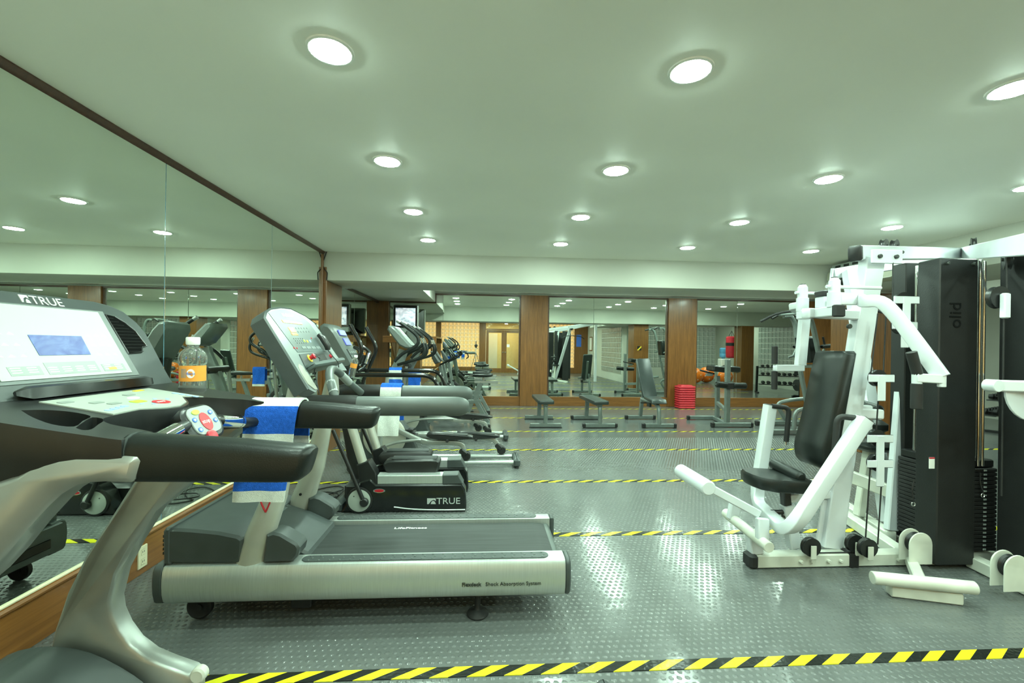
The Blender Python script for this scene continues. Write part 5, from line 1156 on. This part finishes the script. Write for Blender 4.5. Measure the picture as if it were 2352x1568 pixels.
    B(at(2040, 1352, Z=.033), at(2206, 1372, Z=.033), .06, .06, 'footrest_base', 'whitew'); B((2.70, 2.62, .05), (2.42, 2.27, .05), .055, .055, 'footrest_arm', 'whitew')
    # lever of the station at the right edge
    p = at(2280, 885, Y=2.2); B(p, p + Vector((.45, -.12, .0)), .04, .06, 'lever'); MB().cyl(p + Vector((0, -.03, 0)), p + Vector((0, .03, 0)), .033, 18).build('lever_pivot', 'white', t)
    cc = p + Vector((.22, -.02, -.02)); MB().prism([(cc.x + .17 * math.cos(a), cc.z + .17 * math.sin(a)) for a in [PI * (1 + k / 14) for k in range(15)]], cc.y, cc.y + .012, .002).build('cam_plate', 'white', t)
    # far station seat
    MB().bx(2.86, 3.10, 3.10, 3.42, .60, .66, .02).build('far_seat', 'vinyl', t); MB().bx(2.88, 3.02, 3.08, 3.30, .74, .84, .03).build('far_pad', 'vinyl', t)
    MB().cyl((2.86, 3.02, .93), (2.98, 3.4, .95), .035, 16, .01).build('far_roller', 'vinyl', t); B((2.92, 3.25, .08), (3.0, 3.25, .62), .06, .06, 'far_seat_post', 'whitew')
    B((2.80, 3.2, .40), (2.98, 2.98, .33), .05, .09, 'far_brace', 'whitew')
    return t
M['towerb'] = mat('textured_black_panel', (0.012, 0.013, 0.013), 0.45, var=0.1, bump=0.35, bscale=260)
GYM = multigym()
# ================================================================ SPLIT AIR CONDITIONER
def aircon():
    a = at(1897, 638, Y=5.5); ux = Vector((.62, -.78, 0)).normalized()
    t = thing('air_conditioner', 'cream wall air conditioner high in the corner above the white weight machine', 'air conditioner', (4.62, 5.25, 2.2))
    p = [Vector((4.50, 5.50, 0)), Vector((4.60, 4.55, 0))]
    pr = [(0, 2.165), (-.10, 2.16), (-.17, 2.19), (-.19, 2.25), (-.185, 2.37), (-.14, 2.40), (0, 2.40)]
    MB().prism([(4.655 + x, z) for x, z in pr], 4.55, 5.52, .012).build('body', 'paint2', t, 45)
    MB().bx(4.50, 4.64, 4.6, 5.47, 2.40, 2.46, .004).build('top_grille', 'ink', t)
    for k in range(6): MB().bx(4.495, 4.505, 4.68 + k * .13, 4.76 + k * .13, 2.415, 2.445, .002).build('grille_slot', 'rubber', t)
    MB().bx(4.485, 4.50, 4.62, 5.46, 2.185, 2.2, .003).build('louvre', 'whitep', t)
    MB().bx(4.464, 4.468, 4.57, 5.50, 2.262, 2.267, 0).build('panel_seam', 'ink2', t)
M['paint2'] = mat('aged_white_plastic', (0.42, 0.43, 0.34), 0.4, var=0.03)
aircon()
# ================================================================ BENCHES BEFORE THE MIRRORS
def flat_bench(name, label, x, yn, yf, feet_w, splay, rz, capm):
    t = thing(name, label, 'weight bench', (x, (yn + yf) / 2, 0), 'weight benches')
    yc = (yn + yf) / 2
    for y, dx in ((yn, 0), (yf, 0)):
        f = MB().bx(x - feet_w / 2, x + feet_w / 2, y - .03, y + .03, .012, .075, .006).build('foot_bar', 'gunmetal', t)
        MB().bx(x - feet_w / 2 - .01, x + feet_w / 2 + .01, y - .04, y + .04, 0, .014, .003).build('foot_strip', 'rubber', f)
        if capm:
            for s in (-1, 1): MB().bx(x + s * feet_w / 2 - .028, x + s * feet_w / 2 + .028, y - .034, y + .034, .008, .08, .01).build('end_cap', 'rubber', f)
    MB().tube(fillet([(x, yn, .07), (x, yn, .34), (x, yn + .10, .385), (x, yf, .385)], .09, 5), .035, 8).build('front_leg', 'gunmetal', t, 30)
    MB().beam((x, yf, .07), (x, yf - .06, .39), .06, .07, .008).build('rear_leg', 'gunmetal', t)
    MB().bx(x - .035, x + .035, yn - .02, yf, .36, .405, .006).build('spine', 'gunmetal', t)
    o = rrect(.27, (yf - yn) + .16, .03, 3)
    MB().loft([[Vector((x + a * k, yc + b * (1 - (1 - k) * .3), z)) for a, b in o] for z, k in ((.402, .95), (.41, 1), (.445, 1), (.462, .96), (.466, .8))]).build('bench_pad', 'padg', t, 50)
    t.rotation_euler = (0, 0, rz); return t
M['padg'] = mat('grey_vinyl', (0.030, 0.040, 0.039), 0.32, var=0.1, bump=0.08, bscale=300)
flat_bench('flat_bench', 'plain flat weight bench standing nearest the rowing of bikes, before the first wooden pilaster'.replace('the rowing of bikes', 'the exercise bikes'), 1.07, 7.44, 8.32, .53, 0, 0, False)
flat_bench('flat_bench', 'flat weight bench with capped feet between the other two benches', 1.985, 7.42, 8.30, .55, 0, .03, True)
def incline():
    x = 3.03; t = thing('incline_bench', 'adjustable weight bench with raised backrest, third from the bikes', 'weight bench', (x, 7.95, 0), 'weight benches')
    for y in (7.42, 8.34):
        f = MB().bx(x - .27, x + .27, y - .03, y + .03, .01, .075, .006).build('foot_bar', 'gunmetal', t)
        for s in (-1, 1): MB().bx(x + s * .27 - .03, x + s * .27 + .03, y - .035, y + .035, 0, .08, .01).build('end_cap', 'rubber', f)
    MB().tube(fillet([(x, 7.42, .07), (x, 7.44, .34), (x, 7.56, .40), (x, 8.2, .40)], .10, 5), .036, 8).build('front_leg', 'gunmetal', t, 30)
    MB().beam((x, 8.34, .07), (x, 8.25, .42), .06, .07, .008).build('rear_leg', 'gunmetal', t)
    MB().beam((x, 8.28, .30), (x, 8.20, .62), .02, .05, .004).build('support_strut', 'gunmetal', t)
    MB().prism([(7.40, .425), (7.44, .485), (7.82, .505), (7.84, .455), (7.42, .41)], x - .13, x + .13, .014, 'x').build('seat_pad', 'padg', t, 45)
    bk = MB(); p, q = Vector((x, 7.86, .48)), Vector((x - .03, 8.18, 1.16)); n = Vector((0, (q - p).z, -(q - p).y)).normalized()
    bk.sweep([p, p + (q - p) * .05, p + (q - p) * .96, q], rrect(.27, .06, .022, 3), up=(0, 1, .2), scale=[.9, 1, 1, .88]); bk.build('backrest', 'padg', t, 50)
    MB().beam(p + n * .045, q * .75 + p * .25 + n * .045, .06, .03, .005, (0, 1, 0)).build('back_frame', 'gunmetal', t)
    MB().tube([(x - .12, 8.0, .36), (x + .12, 8.0, .36)], .012, 8).build('adjuster_pin', 'rubber', t); MB().bx(x - .10, x - .06, 7.62, 7.75, .33, .40, .005).build('hinge_plate', 'rubber', t)
    return t
incline()
def hyper():
    X = lambda px, Y: at(px, 900, Y=Y).x
    t = thing('roman_chair', 'grey back extension stand with two black hip pads and ankle rollers', 'weight bench', (4.05, 7.9, 0), 'weight benches')
    Y = 7.50; x1 = X(1673, Y); x0 = X(1645, 8.2)
    f = MB().bx(X(1638, Y), X(1726, Y), Y - .035, Y + .035, .01, .085, .008).build('foot_bar', 'gunmetal', t)
    for xx in (X(1638, Y), X(1726, Y)): MB().bx(xx - .03, xx + .03, Y - .04, Y + .04, 0, .09, .012).build('end_cap', 'rubber', f)
    g = MB().bx(X(1582, 8.3), X(1652, 8.3), 8.27, 8.33, .01, .08, .008).build('foot_bar', 'gunmetal', t)
    for xx in (X(1582, 8.3), X(1652, 8.3)): MB().bx(xx - .028, xx + .028, 8.265, 8.335, 0, .085, .012).build('end_cap', 'rubber', g)
    MB().beam((X(1640, 8.3), 8.3, .045), (x1, Y, .045), .06, .06, .006).build('base_spine', 'gunmetal', t)
    MB().bx(x1 - .038, x1 + .038, Y - .005, Y + .07, .05, 1.19, .006).build('front_post', 'gunmetal', t)
    MB().bx(x0 - .035, x0 + .035, 8.12, 8.19, .05, .86, .006).build('rear_post', 'gunmetal', t)
    MB().beam((x0, 8.15, .35), (x1, Y + .04, .28), .05, .07, .006).build('cross_brace', 'gunmetal', t)
    MB().bx(x0 - .26, x1 + .02, 8.06, 8.12, .86, .91, .006).build('pad_rail', 'gunmetal', t)
    MB().tube([(x0 - .40, 8.05, .97), (x0 - .10, 8.10, .90)], .016, 8).build('side_grip', 'rubber', t)
    for c, w in ((x0 - .07, .29), (x0 + .20, .22)): MB().box((c, 8.05, 1.0), (w, .30, .115), .022, Matrix.Rotation(.1, 3, 'Y')).build('hip_pad', 'vinyl', t)
    z = .735; MB().cyl((x1 - .24, Y - .03, z + .02), (x1 - .045, Y - .03, z), .055, 16, .012).build('ankle_roller', 'vinyl', t); MB().cyl((x1 + .065, Y - .03, z), (x1 + .30, Y - .03, z - .005), .055, 16, .012).build('ankle_roller', 'vinyl', t)
    MB().cyl((x1 - .25, Y - .03, z + .02), (x1 + .31, Y - .03, z - .005), .012, 10).build('roller_axle', 'gunmetal', t); MB().bx(x1 - .05, x1 + .08, Y - .06, Y + .02, z - .06, z + .05, .008).build('roller_clamp', 'rubber', t)
hyper()
# stack of red aerobic steps
def steps():
    c = at(1570.5, 936, Z=0); x, y = c.x, min(c.y + .16, 9.99)
    words = ['bottom', 'second from the bottom', 'third from the bottom', 'fourth from the bottom', 'fifth from the bottom', 'fifth from the top', 'fourth from the top', 'third from the top', 'second from the top', 'topmost']
    o = rrect(.40, .30, .05, 4)
    for k in range(10):
        z = .001 + k * .0515; top = k == 9
        m = MB(); prof = [(.88, 0), (.965, .006), (1.0, .018), (1.0, .028), (.965, .040), (.88, .0455)] if not top else [(.93, 0), (.985, .004), (1, .014), (1, .034), (.96, .045), (.72, .05), (.70, .068), (.66, .072)]
        m.loft([[Vector((x + a * s, y + b * s, z + h)) for a, b in o] for s, h in prof])
        if not top: m.loft([[Vector((x + a * s, y + b * s, z + h)) for a, b in o] for s, h in ((.86, .044), (.86, .0515))])
        single(m, 'aerobic_step', 'red', 'red plastic aerobic step, %s of the stack by the wooden pilaster' % words[k], 'step', 'stacked red aerobic steps', ang=50)
steps()
# knee-raise tower
def tower_kr():
    t = thing('power_tower', 'grey steel knee-raise tower with black pads behind the white weight machine', 'power tower', (5.2, 7.2, 0))
    P = lambda x, y, Y: at(x, y, Y=Y)
    for Y, xa, xb in ((6.85, 1782, 1900), (7.7, 1752, 1880)):
        a, b = P(xa, 0, Y).x, P(xb, 0, Y).x
        f = MB().bx(a, b, Y - .035, Y + .035, .01, .085, .008).build('skid', 'gunmetal', t); MB().bx(a - .03, a + .03, Y - .04, Y + .04, 0, .09, .012).build('end_cap', 'rubber', f)
        MB().tube(fillet([(a + .55, Y, .08), (a + .35, Y, .40), (a + .60, Y, .46), (a + 1.0, Y, .50)] if Y > 7 else [(a + .40, Y, .08), (a + .42, Y, .38), (a + .60, Y, .43), (a + 1.0, Y, .46)], .14, 5), .033, 8).build('step_frame', 'gunmetal', t, 30)
    for Y, px in ((7.55, [(1800, 727), (1816, 727), (1826, 745), (1830, 775), (1839, 855), (1852, 918), (1863, 985)]), (7.0, [(1838, 724), (1856, 726), (1866, 745), (1876, 790), (1889, 855), (1904, 930), (1915, 990)])):
        MB().sweep(smooth([P(x, y, Y) for x, y in px], 3), rrect(.055, .075, .012, 2), up=(0, 1, 0)).build('upright', 'gunmetal', t, 50)
    MB().tube([P(1787, 723, 7.6), P(1856, 719, 6.95)], .022, 8).build('top_bar', 'gunmetal', t)
    for (x, y, Y, x2, y2) in ((1787, 723, 7.6, 1773, 731), (1852, 719, 6.98, 1826, 727)): MB().tube([P(x, y, Y), P(x2, y2, Y)], .024, 10).build('pull_up_grip', 'rubber', t)
    MB().beam(P(1841, 840, 7.5), P(1884, 841, 7.05), .05, .06).build('cross_bar', 'gunmetal', t)
    MB().prism(side(7.2, [(1846, 775), (1861, 772), (1866, 778), (1872, 832), (1852, 833)]), 7.12, 7.45, .03).build('back_pad', 'vinyl', t, 45)
    for Y in (6.95, 7.6):
        p = P(1886, 796, 6.95); p.y = Y; MB().beam(p, p + Vector((.42, 0, .04)), .09, .06, .02).build('arm_pad', 'vinyl', t); MB().tube([p + Vector((.06, 0, .03)), p + Vector((.03, 0, .16))], .016, 8).build('dip_grip', 'rubber', t)
        MB().tube([p + Vector((.05, 0, -.04)), p + Vector((.0, 0, -.16)), p + Vector((-.10, 0, -.2))], .02, 8).build('arm_brace', 'gunmetal', t)
tower_kr()
# ================================================================ SMALL THINGS ON THE LEFT WALL AND FLOOR
o = thing('wall_outlet', 'ivory double power outlet on the wooden baseboard', 'outlet', (-1.96, 2.70, .035))
MB().bx(-1.966, -1.955, 2.672, 2.742, .040, .165, .002).build('cover_plate', 'cream', o)
for z in (.075, .13):
    s = MB().bx(-1.956, -1.953, 2.692, 2.722, z - .016, z + .016, .002).build('socket', 'cream', o)
    for y in (2.70, 2.713): MB().bx(-1.9535, -1.9525, y, y + .003, z - .004, z + .008, 0).build('slot', 'ink2', s)
pts = [(-1.90, 3.40, .008), (-1.62, 4.05, .008), (-1.50, 4.22, .009), (-1.36, 4.30, .01), (-1.28, 4.20, .012), (-1.40, 4.02, .010), (-1.49, 3.95, .008), (-1.38, 3.86, .010), (-1.27, 3.90, .016), (-1.28, 4.05, .02), (-1.42, 4.10, .018), (-1.50, 4.00, .02), (-1.36, 3.92, .022), (-1.27, 4.00, .012), (-1.26, 4.22, .008)]
single(MB().tube(smooth(pts, 6), .006, 6), 'extension_cable', 'rubber', 'black power cord lying in loose loops by the black elliptical', 'cord')
pts = [(-1.93, 5.566, 2.487), (-1.945, 5.566, 2.44), (-1.972, 5.566, 2.36), (-1.974, 5.566, 2.33), (-1.955, 5.566, 2.28), (-1.92, 5.562, 2.235), (-1.918, 5.562, 2.20), (-1.922, 5.562, 2.14)]
single(MB().tube(smooth(pts, 5), .006, 6), 'wall_cable', 'rubber', 'black cable hanging down the corner above the left wooden column', 'cable')
# ================================================================ CAMERA TRIPOD (seen in the mirrors)
t = thing('camera_tripod', 'black camera on a tripod seen in the back mirror', 'tripod', (0, -0.08, 0))
MB().bx(-.07, .07, -.13, -.04, 1.29, 1.39, .012).build('camera_body', 'black', t); MB().bx(-.03, .03, -.12, -.06, 1.39, 1.42, .01).build('viewfinder', 'black', t)
MB().cyl((0, -.09, 1.42), (0, -.09, 1.55), .018, 12).build('flash_trigger', 'black', t)
MB().bx(-.04, .04, -.13, -.05, 1.24, 1.29, .008).build('tripod_head', 'black', t); MB().tube([(0, -.09, 1.25), (.10, -.16, 1.20)], .008, 8).build('pan_handle', 'black', t)
MB().cyl((0, -.09, .80), (0, -.09, 1.25), .014, 12).build('centre_column', 'ink', t)
for a in (0.5, 2.6, 4.7): MB().tube([(.02 * math.cos(a), -.09 + .02 * math.sin(a), .98), (.34 * math.cos(a), -.09 + .34 * math.sin(a), .012)], [.013, .009], 8).build('leg', 'black', t)
# ================================================================ THINGS OF THE SIDE ROOM, SEEN IN THE MIRRORS
def dumbbell(c, ux, r, L, m='rubber'):
    u = Vector(ux).normalized(); c = Vector(c); b = MB(); h = Vector((0, 0, r))
    c = c + h
    for s in (-1, 1): b.lathe([(r * .85, 0), (r, .008), (r, L * .3), (r * .85, L * .3 + .006)], c + u * s * L * .5, u * -s, 6)
    b.cyl(c - u * L * .3, c + u * L * .3, .014, 8); return b
A, Bv = Vector((8.78, 7.0, 0)), Vector((9.95, 7.55, 0)); du = (Bv - A).normalized(); dv = Vector((du.y, -du.x, 0)); dv = dv if dv.y > 0 else -dv
rk = thing('dumbbell_rack', 'black three-tier dumbbell rack against the pale glass blocks', 'dumbbell rack', tuple((A + Bv) / 2))
L = (Bv - A).length
for s in (-.015, 1.015):
    c = A + du * L * s; MB().beam(c - dv * .24 + Vector((0, 0, .02)), c + dv * .24 + Vector((0, 0, .02)), .06, .04).build('foot', 'black', rk); MB().beam(c - dv * .10 + Vector((0, 0, .03)), c + dv * .0 + Vector((0, 0, .84)), .05, .06).build('upright', 'black', rk)
TZ = ((.28, .13), (.55, .05), (.80, -.03))
for z, off in TZ: MB().beam(A + dv * off + Vector((0, 0, z)), Bv + dv * off + Vector((0, 0, z)), .20, .02).build('shelf', 'black', rk)
wd = ('first', 'second', 'third', 'fourth', 'fifth', 'sixth', 'seventh', 'eighth', 'ninth')
for ti, (z, off) in enumerate(TZ):
    for k in range(8):
        c = A + du * (L * (.10 + k * .114)) + dv * off + Vector((0, 0, z + .0115)); r = .05 - .004 * ti
        single(dumbbell(c, dv, r, .20), 'dumbbell', 'rubber', 'black hexagonal dumbbell on the %s shelf of the rack, %s from the column' % (('bottom', 'middle', 'top')[ti], wd[k]), 'dumbbell', 'dumbbells on the rack')
# weight plate tree
P = Vector((9.25, 8.25, 0)); tr = thing('plate_tree', 'black weight plate stand in front of the dumbbell rack', 'plate stand', tuple(P))
MB().bx(P.x - .25, P.x + .25, P.y - .03, P.y + .03, 0, .05, .006).build('foot', 'black', tr); MB().bx(P.x - .03, P.x + .03, P.y - .25, P.y + .25, 0, .05, .006).build('foot', 'black', tr)
MB().beam(P + Vector((0, 0, .05)), P + Vector((0, 0, 1.05)), .06, .06).build('post', 'black', tr)
for z, sx in ((.35, 1), (.35, -1), (.75, 1), (.75, -1), (1.0, 1)): MB().cyl(P + Vector((0, 0, z)), P + Vector((sx * .2, 0, z)), .014, 10).build('peg', 'chrome', tr)
for (z, sx, r, nm) in ((.35, 1, .17, 'large plate low on the right'), (.35, -1, .17, 'large plate low on the left'), (.75, 1, .12, 'small plate high on the right'), (.75, -1, .12, 'small plate high on the left')):
    c = P + Vector((sx * .10, 0, z + .0)); single(MB().lathe([(.018, -.02), (r * .8, -.02), (r, -.012), (r, .012), (r * .8, .02), (.018, .02)], c, (1, 0, 0), 28), 'weight_plate', 'rubber', 'black round %s of the plate stand' % nm, 'weight plate', 'plates on the stand')
single(MB().tube([P + Vector((.0 + .16 * math.cos(a), -.045, 1.07 + .16 + .16 * math.sin(a))) for a in [2 * PI * k / 24 for k in range(24)]], .022, 8, closed=True), 'exercise_ring', 'rubber', 'black exercise ring resting on top of the plate stand', 'ring')
# gym balls
for x, y, r, lb in ((8.45, 3.62, .30, 'orange gym ball nearest the column'), (9.08, 3.30, .31, 'orange gym ball in the middle of the group'), (9.62, 3.75, .28, 'orange gym ball nearest the water dispenser'), (7.75, 3.3, .29, 'orange gym ball lying apart on the left')):
    b = MB().ell((x, y, r), (r, r, r), 28, 16); o = single(b, 'gym_ball', 'orange', lb, 'gym ball', 'orange gym balls', ang=80)
    q = MB()
    for k in range(26):
        a = k * 2.4; zz = 1 - 2 * (k + .5) / 26; rr = math.sqrt(1 - zz * zz); n = Vector((rr * math.cos(a), rr * math.sin(a), zz)); q.lathe([(.022, -.004), (.016, .004)], Vector((x, y, r)) + n * r, n, 8)
    q.build('white_dot', 'whitep', o)
# punching bag
bg = thing('punching_bag', 'red punching bag with black band hanging from the ceiling', 'punching bag', (9.55, 4.25, 1.0))
MB().lathe([(.15, 1.02), (.19, 1.06), (.20, 1.3), (.195, 1.8), (.16, 1.84)], (9.55, 4.25, 0), (0, 0, 1), 22).build('bag', 'red', bg); MB().lathe([(.203, 1.48), (.203, 1.60)], (9.55, 4.25, 0), (0, 0, 1), 22).build('band', 'black', bg)
for a in (0, 2.1, 4.2): MB().tube([(9.55 + .12 * math.cos(a), 4.25 + .12 * math.sin(a), 1.83), (9.55, 4.25, 2.05)], .008, 6).build('strap', 'rubber', bg)
MB().cyl((9.55, 4.25, 2.04), (9.55, 4.25, 2.49), .008, 6).build('chain', 'chrome', bg)
M['bluew'] = mat('blue_water_bottle', (0.10, 0.30, 0.50), 0.15)
wc = thing('water_dispenser', 'blue water bottle upside down on a white dispenser', 'water dispenser', (9.95, 3.0, 0))
MB().bx(9.80, 10.10, 2.85, 3.15, 0, .95, .02).build('cabinet', 'whitep', wc); MB().lathe([(.05, .95), (.06, .99), (.135, 1.03), (.14, 1.15), (.13, 1.17), (.14, 1.20), (.14, 1.36), (.10, 1.40)], (9.95, 3.0, 0), (0, 0, 1), 22).build('bottle', 'bluew', wc)
# second stack of steps behind the right column
o = rrect(.30, .26, .05, 4)
for k in range(9):
    m = MB().loft([[Vector((5.30 + a * s, 6.36 + b * s, .001 + k * .0515 + h)) for a, b in o] for s, h in ((.93, 0), (1, .012), (1, .034), (.9, .046), (.86, .051))])
    single(m, 'aerobic_step', 'red', 'red aerobic step stacked behind the right wooden column, %s from the floor' % wd[k], 'step', 'red steps behind the column', ang=50)
pt = thing('warning_sticker', 'small square of yellow and black tape on the right wooden column', 'sticker', (5.25, 6.163, 1.3))
MB().bx(5.18, 5.32, 6.16, 6.164, 1.28, 1.42, 0).build('black_square', 'black', pt); MB().prism([(5.18, 1.30), (5.30, 1.42), (5.32, 1.42), (5.32, 1.38), (5.22, 1.28), (5.18, 1.28)], 6.162, 6.166, 0).build('yellow_stripe', 'yellow', pt)
nb = thing('framed_notice', 'framed paper notice on the wall by the amber glass blocks', 'notice', (5.51, -0.9, 1.2))
MB().bx(5.495, 5.52, -1.15, -.65, 1.15, 1.85, .004).build('frame', 'wood', nb); MB().bx(5.491, 5.497, -1.10, -.70, 1.20, 1.80, 0).build('paper', 'whitep', nb)
single(MB().bx(4.93, 5.18, YF + .05, YF + .056, 1.35, 1.95, 0), 'poster', 'blue', 'blue poster on the wooden post near the doors', 'poster')
# lat pulldown bar hung from the far boom of the gym
lb = thing('pulldown_bar', 'long black bent bar hanging from the white weight machine', 'pulldown bar', (3.45, 4.25, 1.7))
MB().tube(smooth([(2.95, 4.55, 1.66), (3.12, 4.45, 1.75), (3.45, 4.25, 1.77), (3.78, 4.05, 1.75), (3.95, 3.95, 1.66)], 4), .014, 8).build('bar', 'rubber', lb)
MB().cyl((3.45, 4.25, 1.77), (3.45, 4.25, 2.04), .006, 6).build('strap', 'chrome', lb)
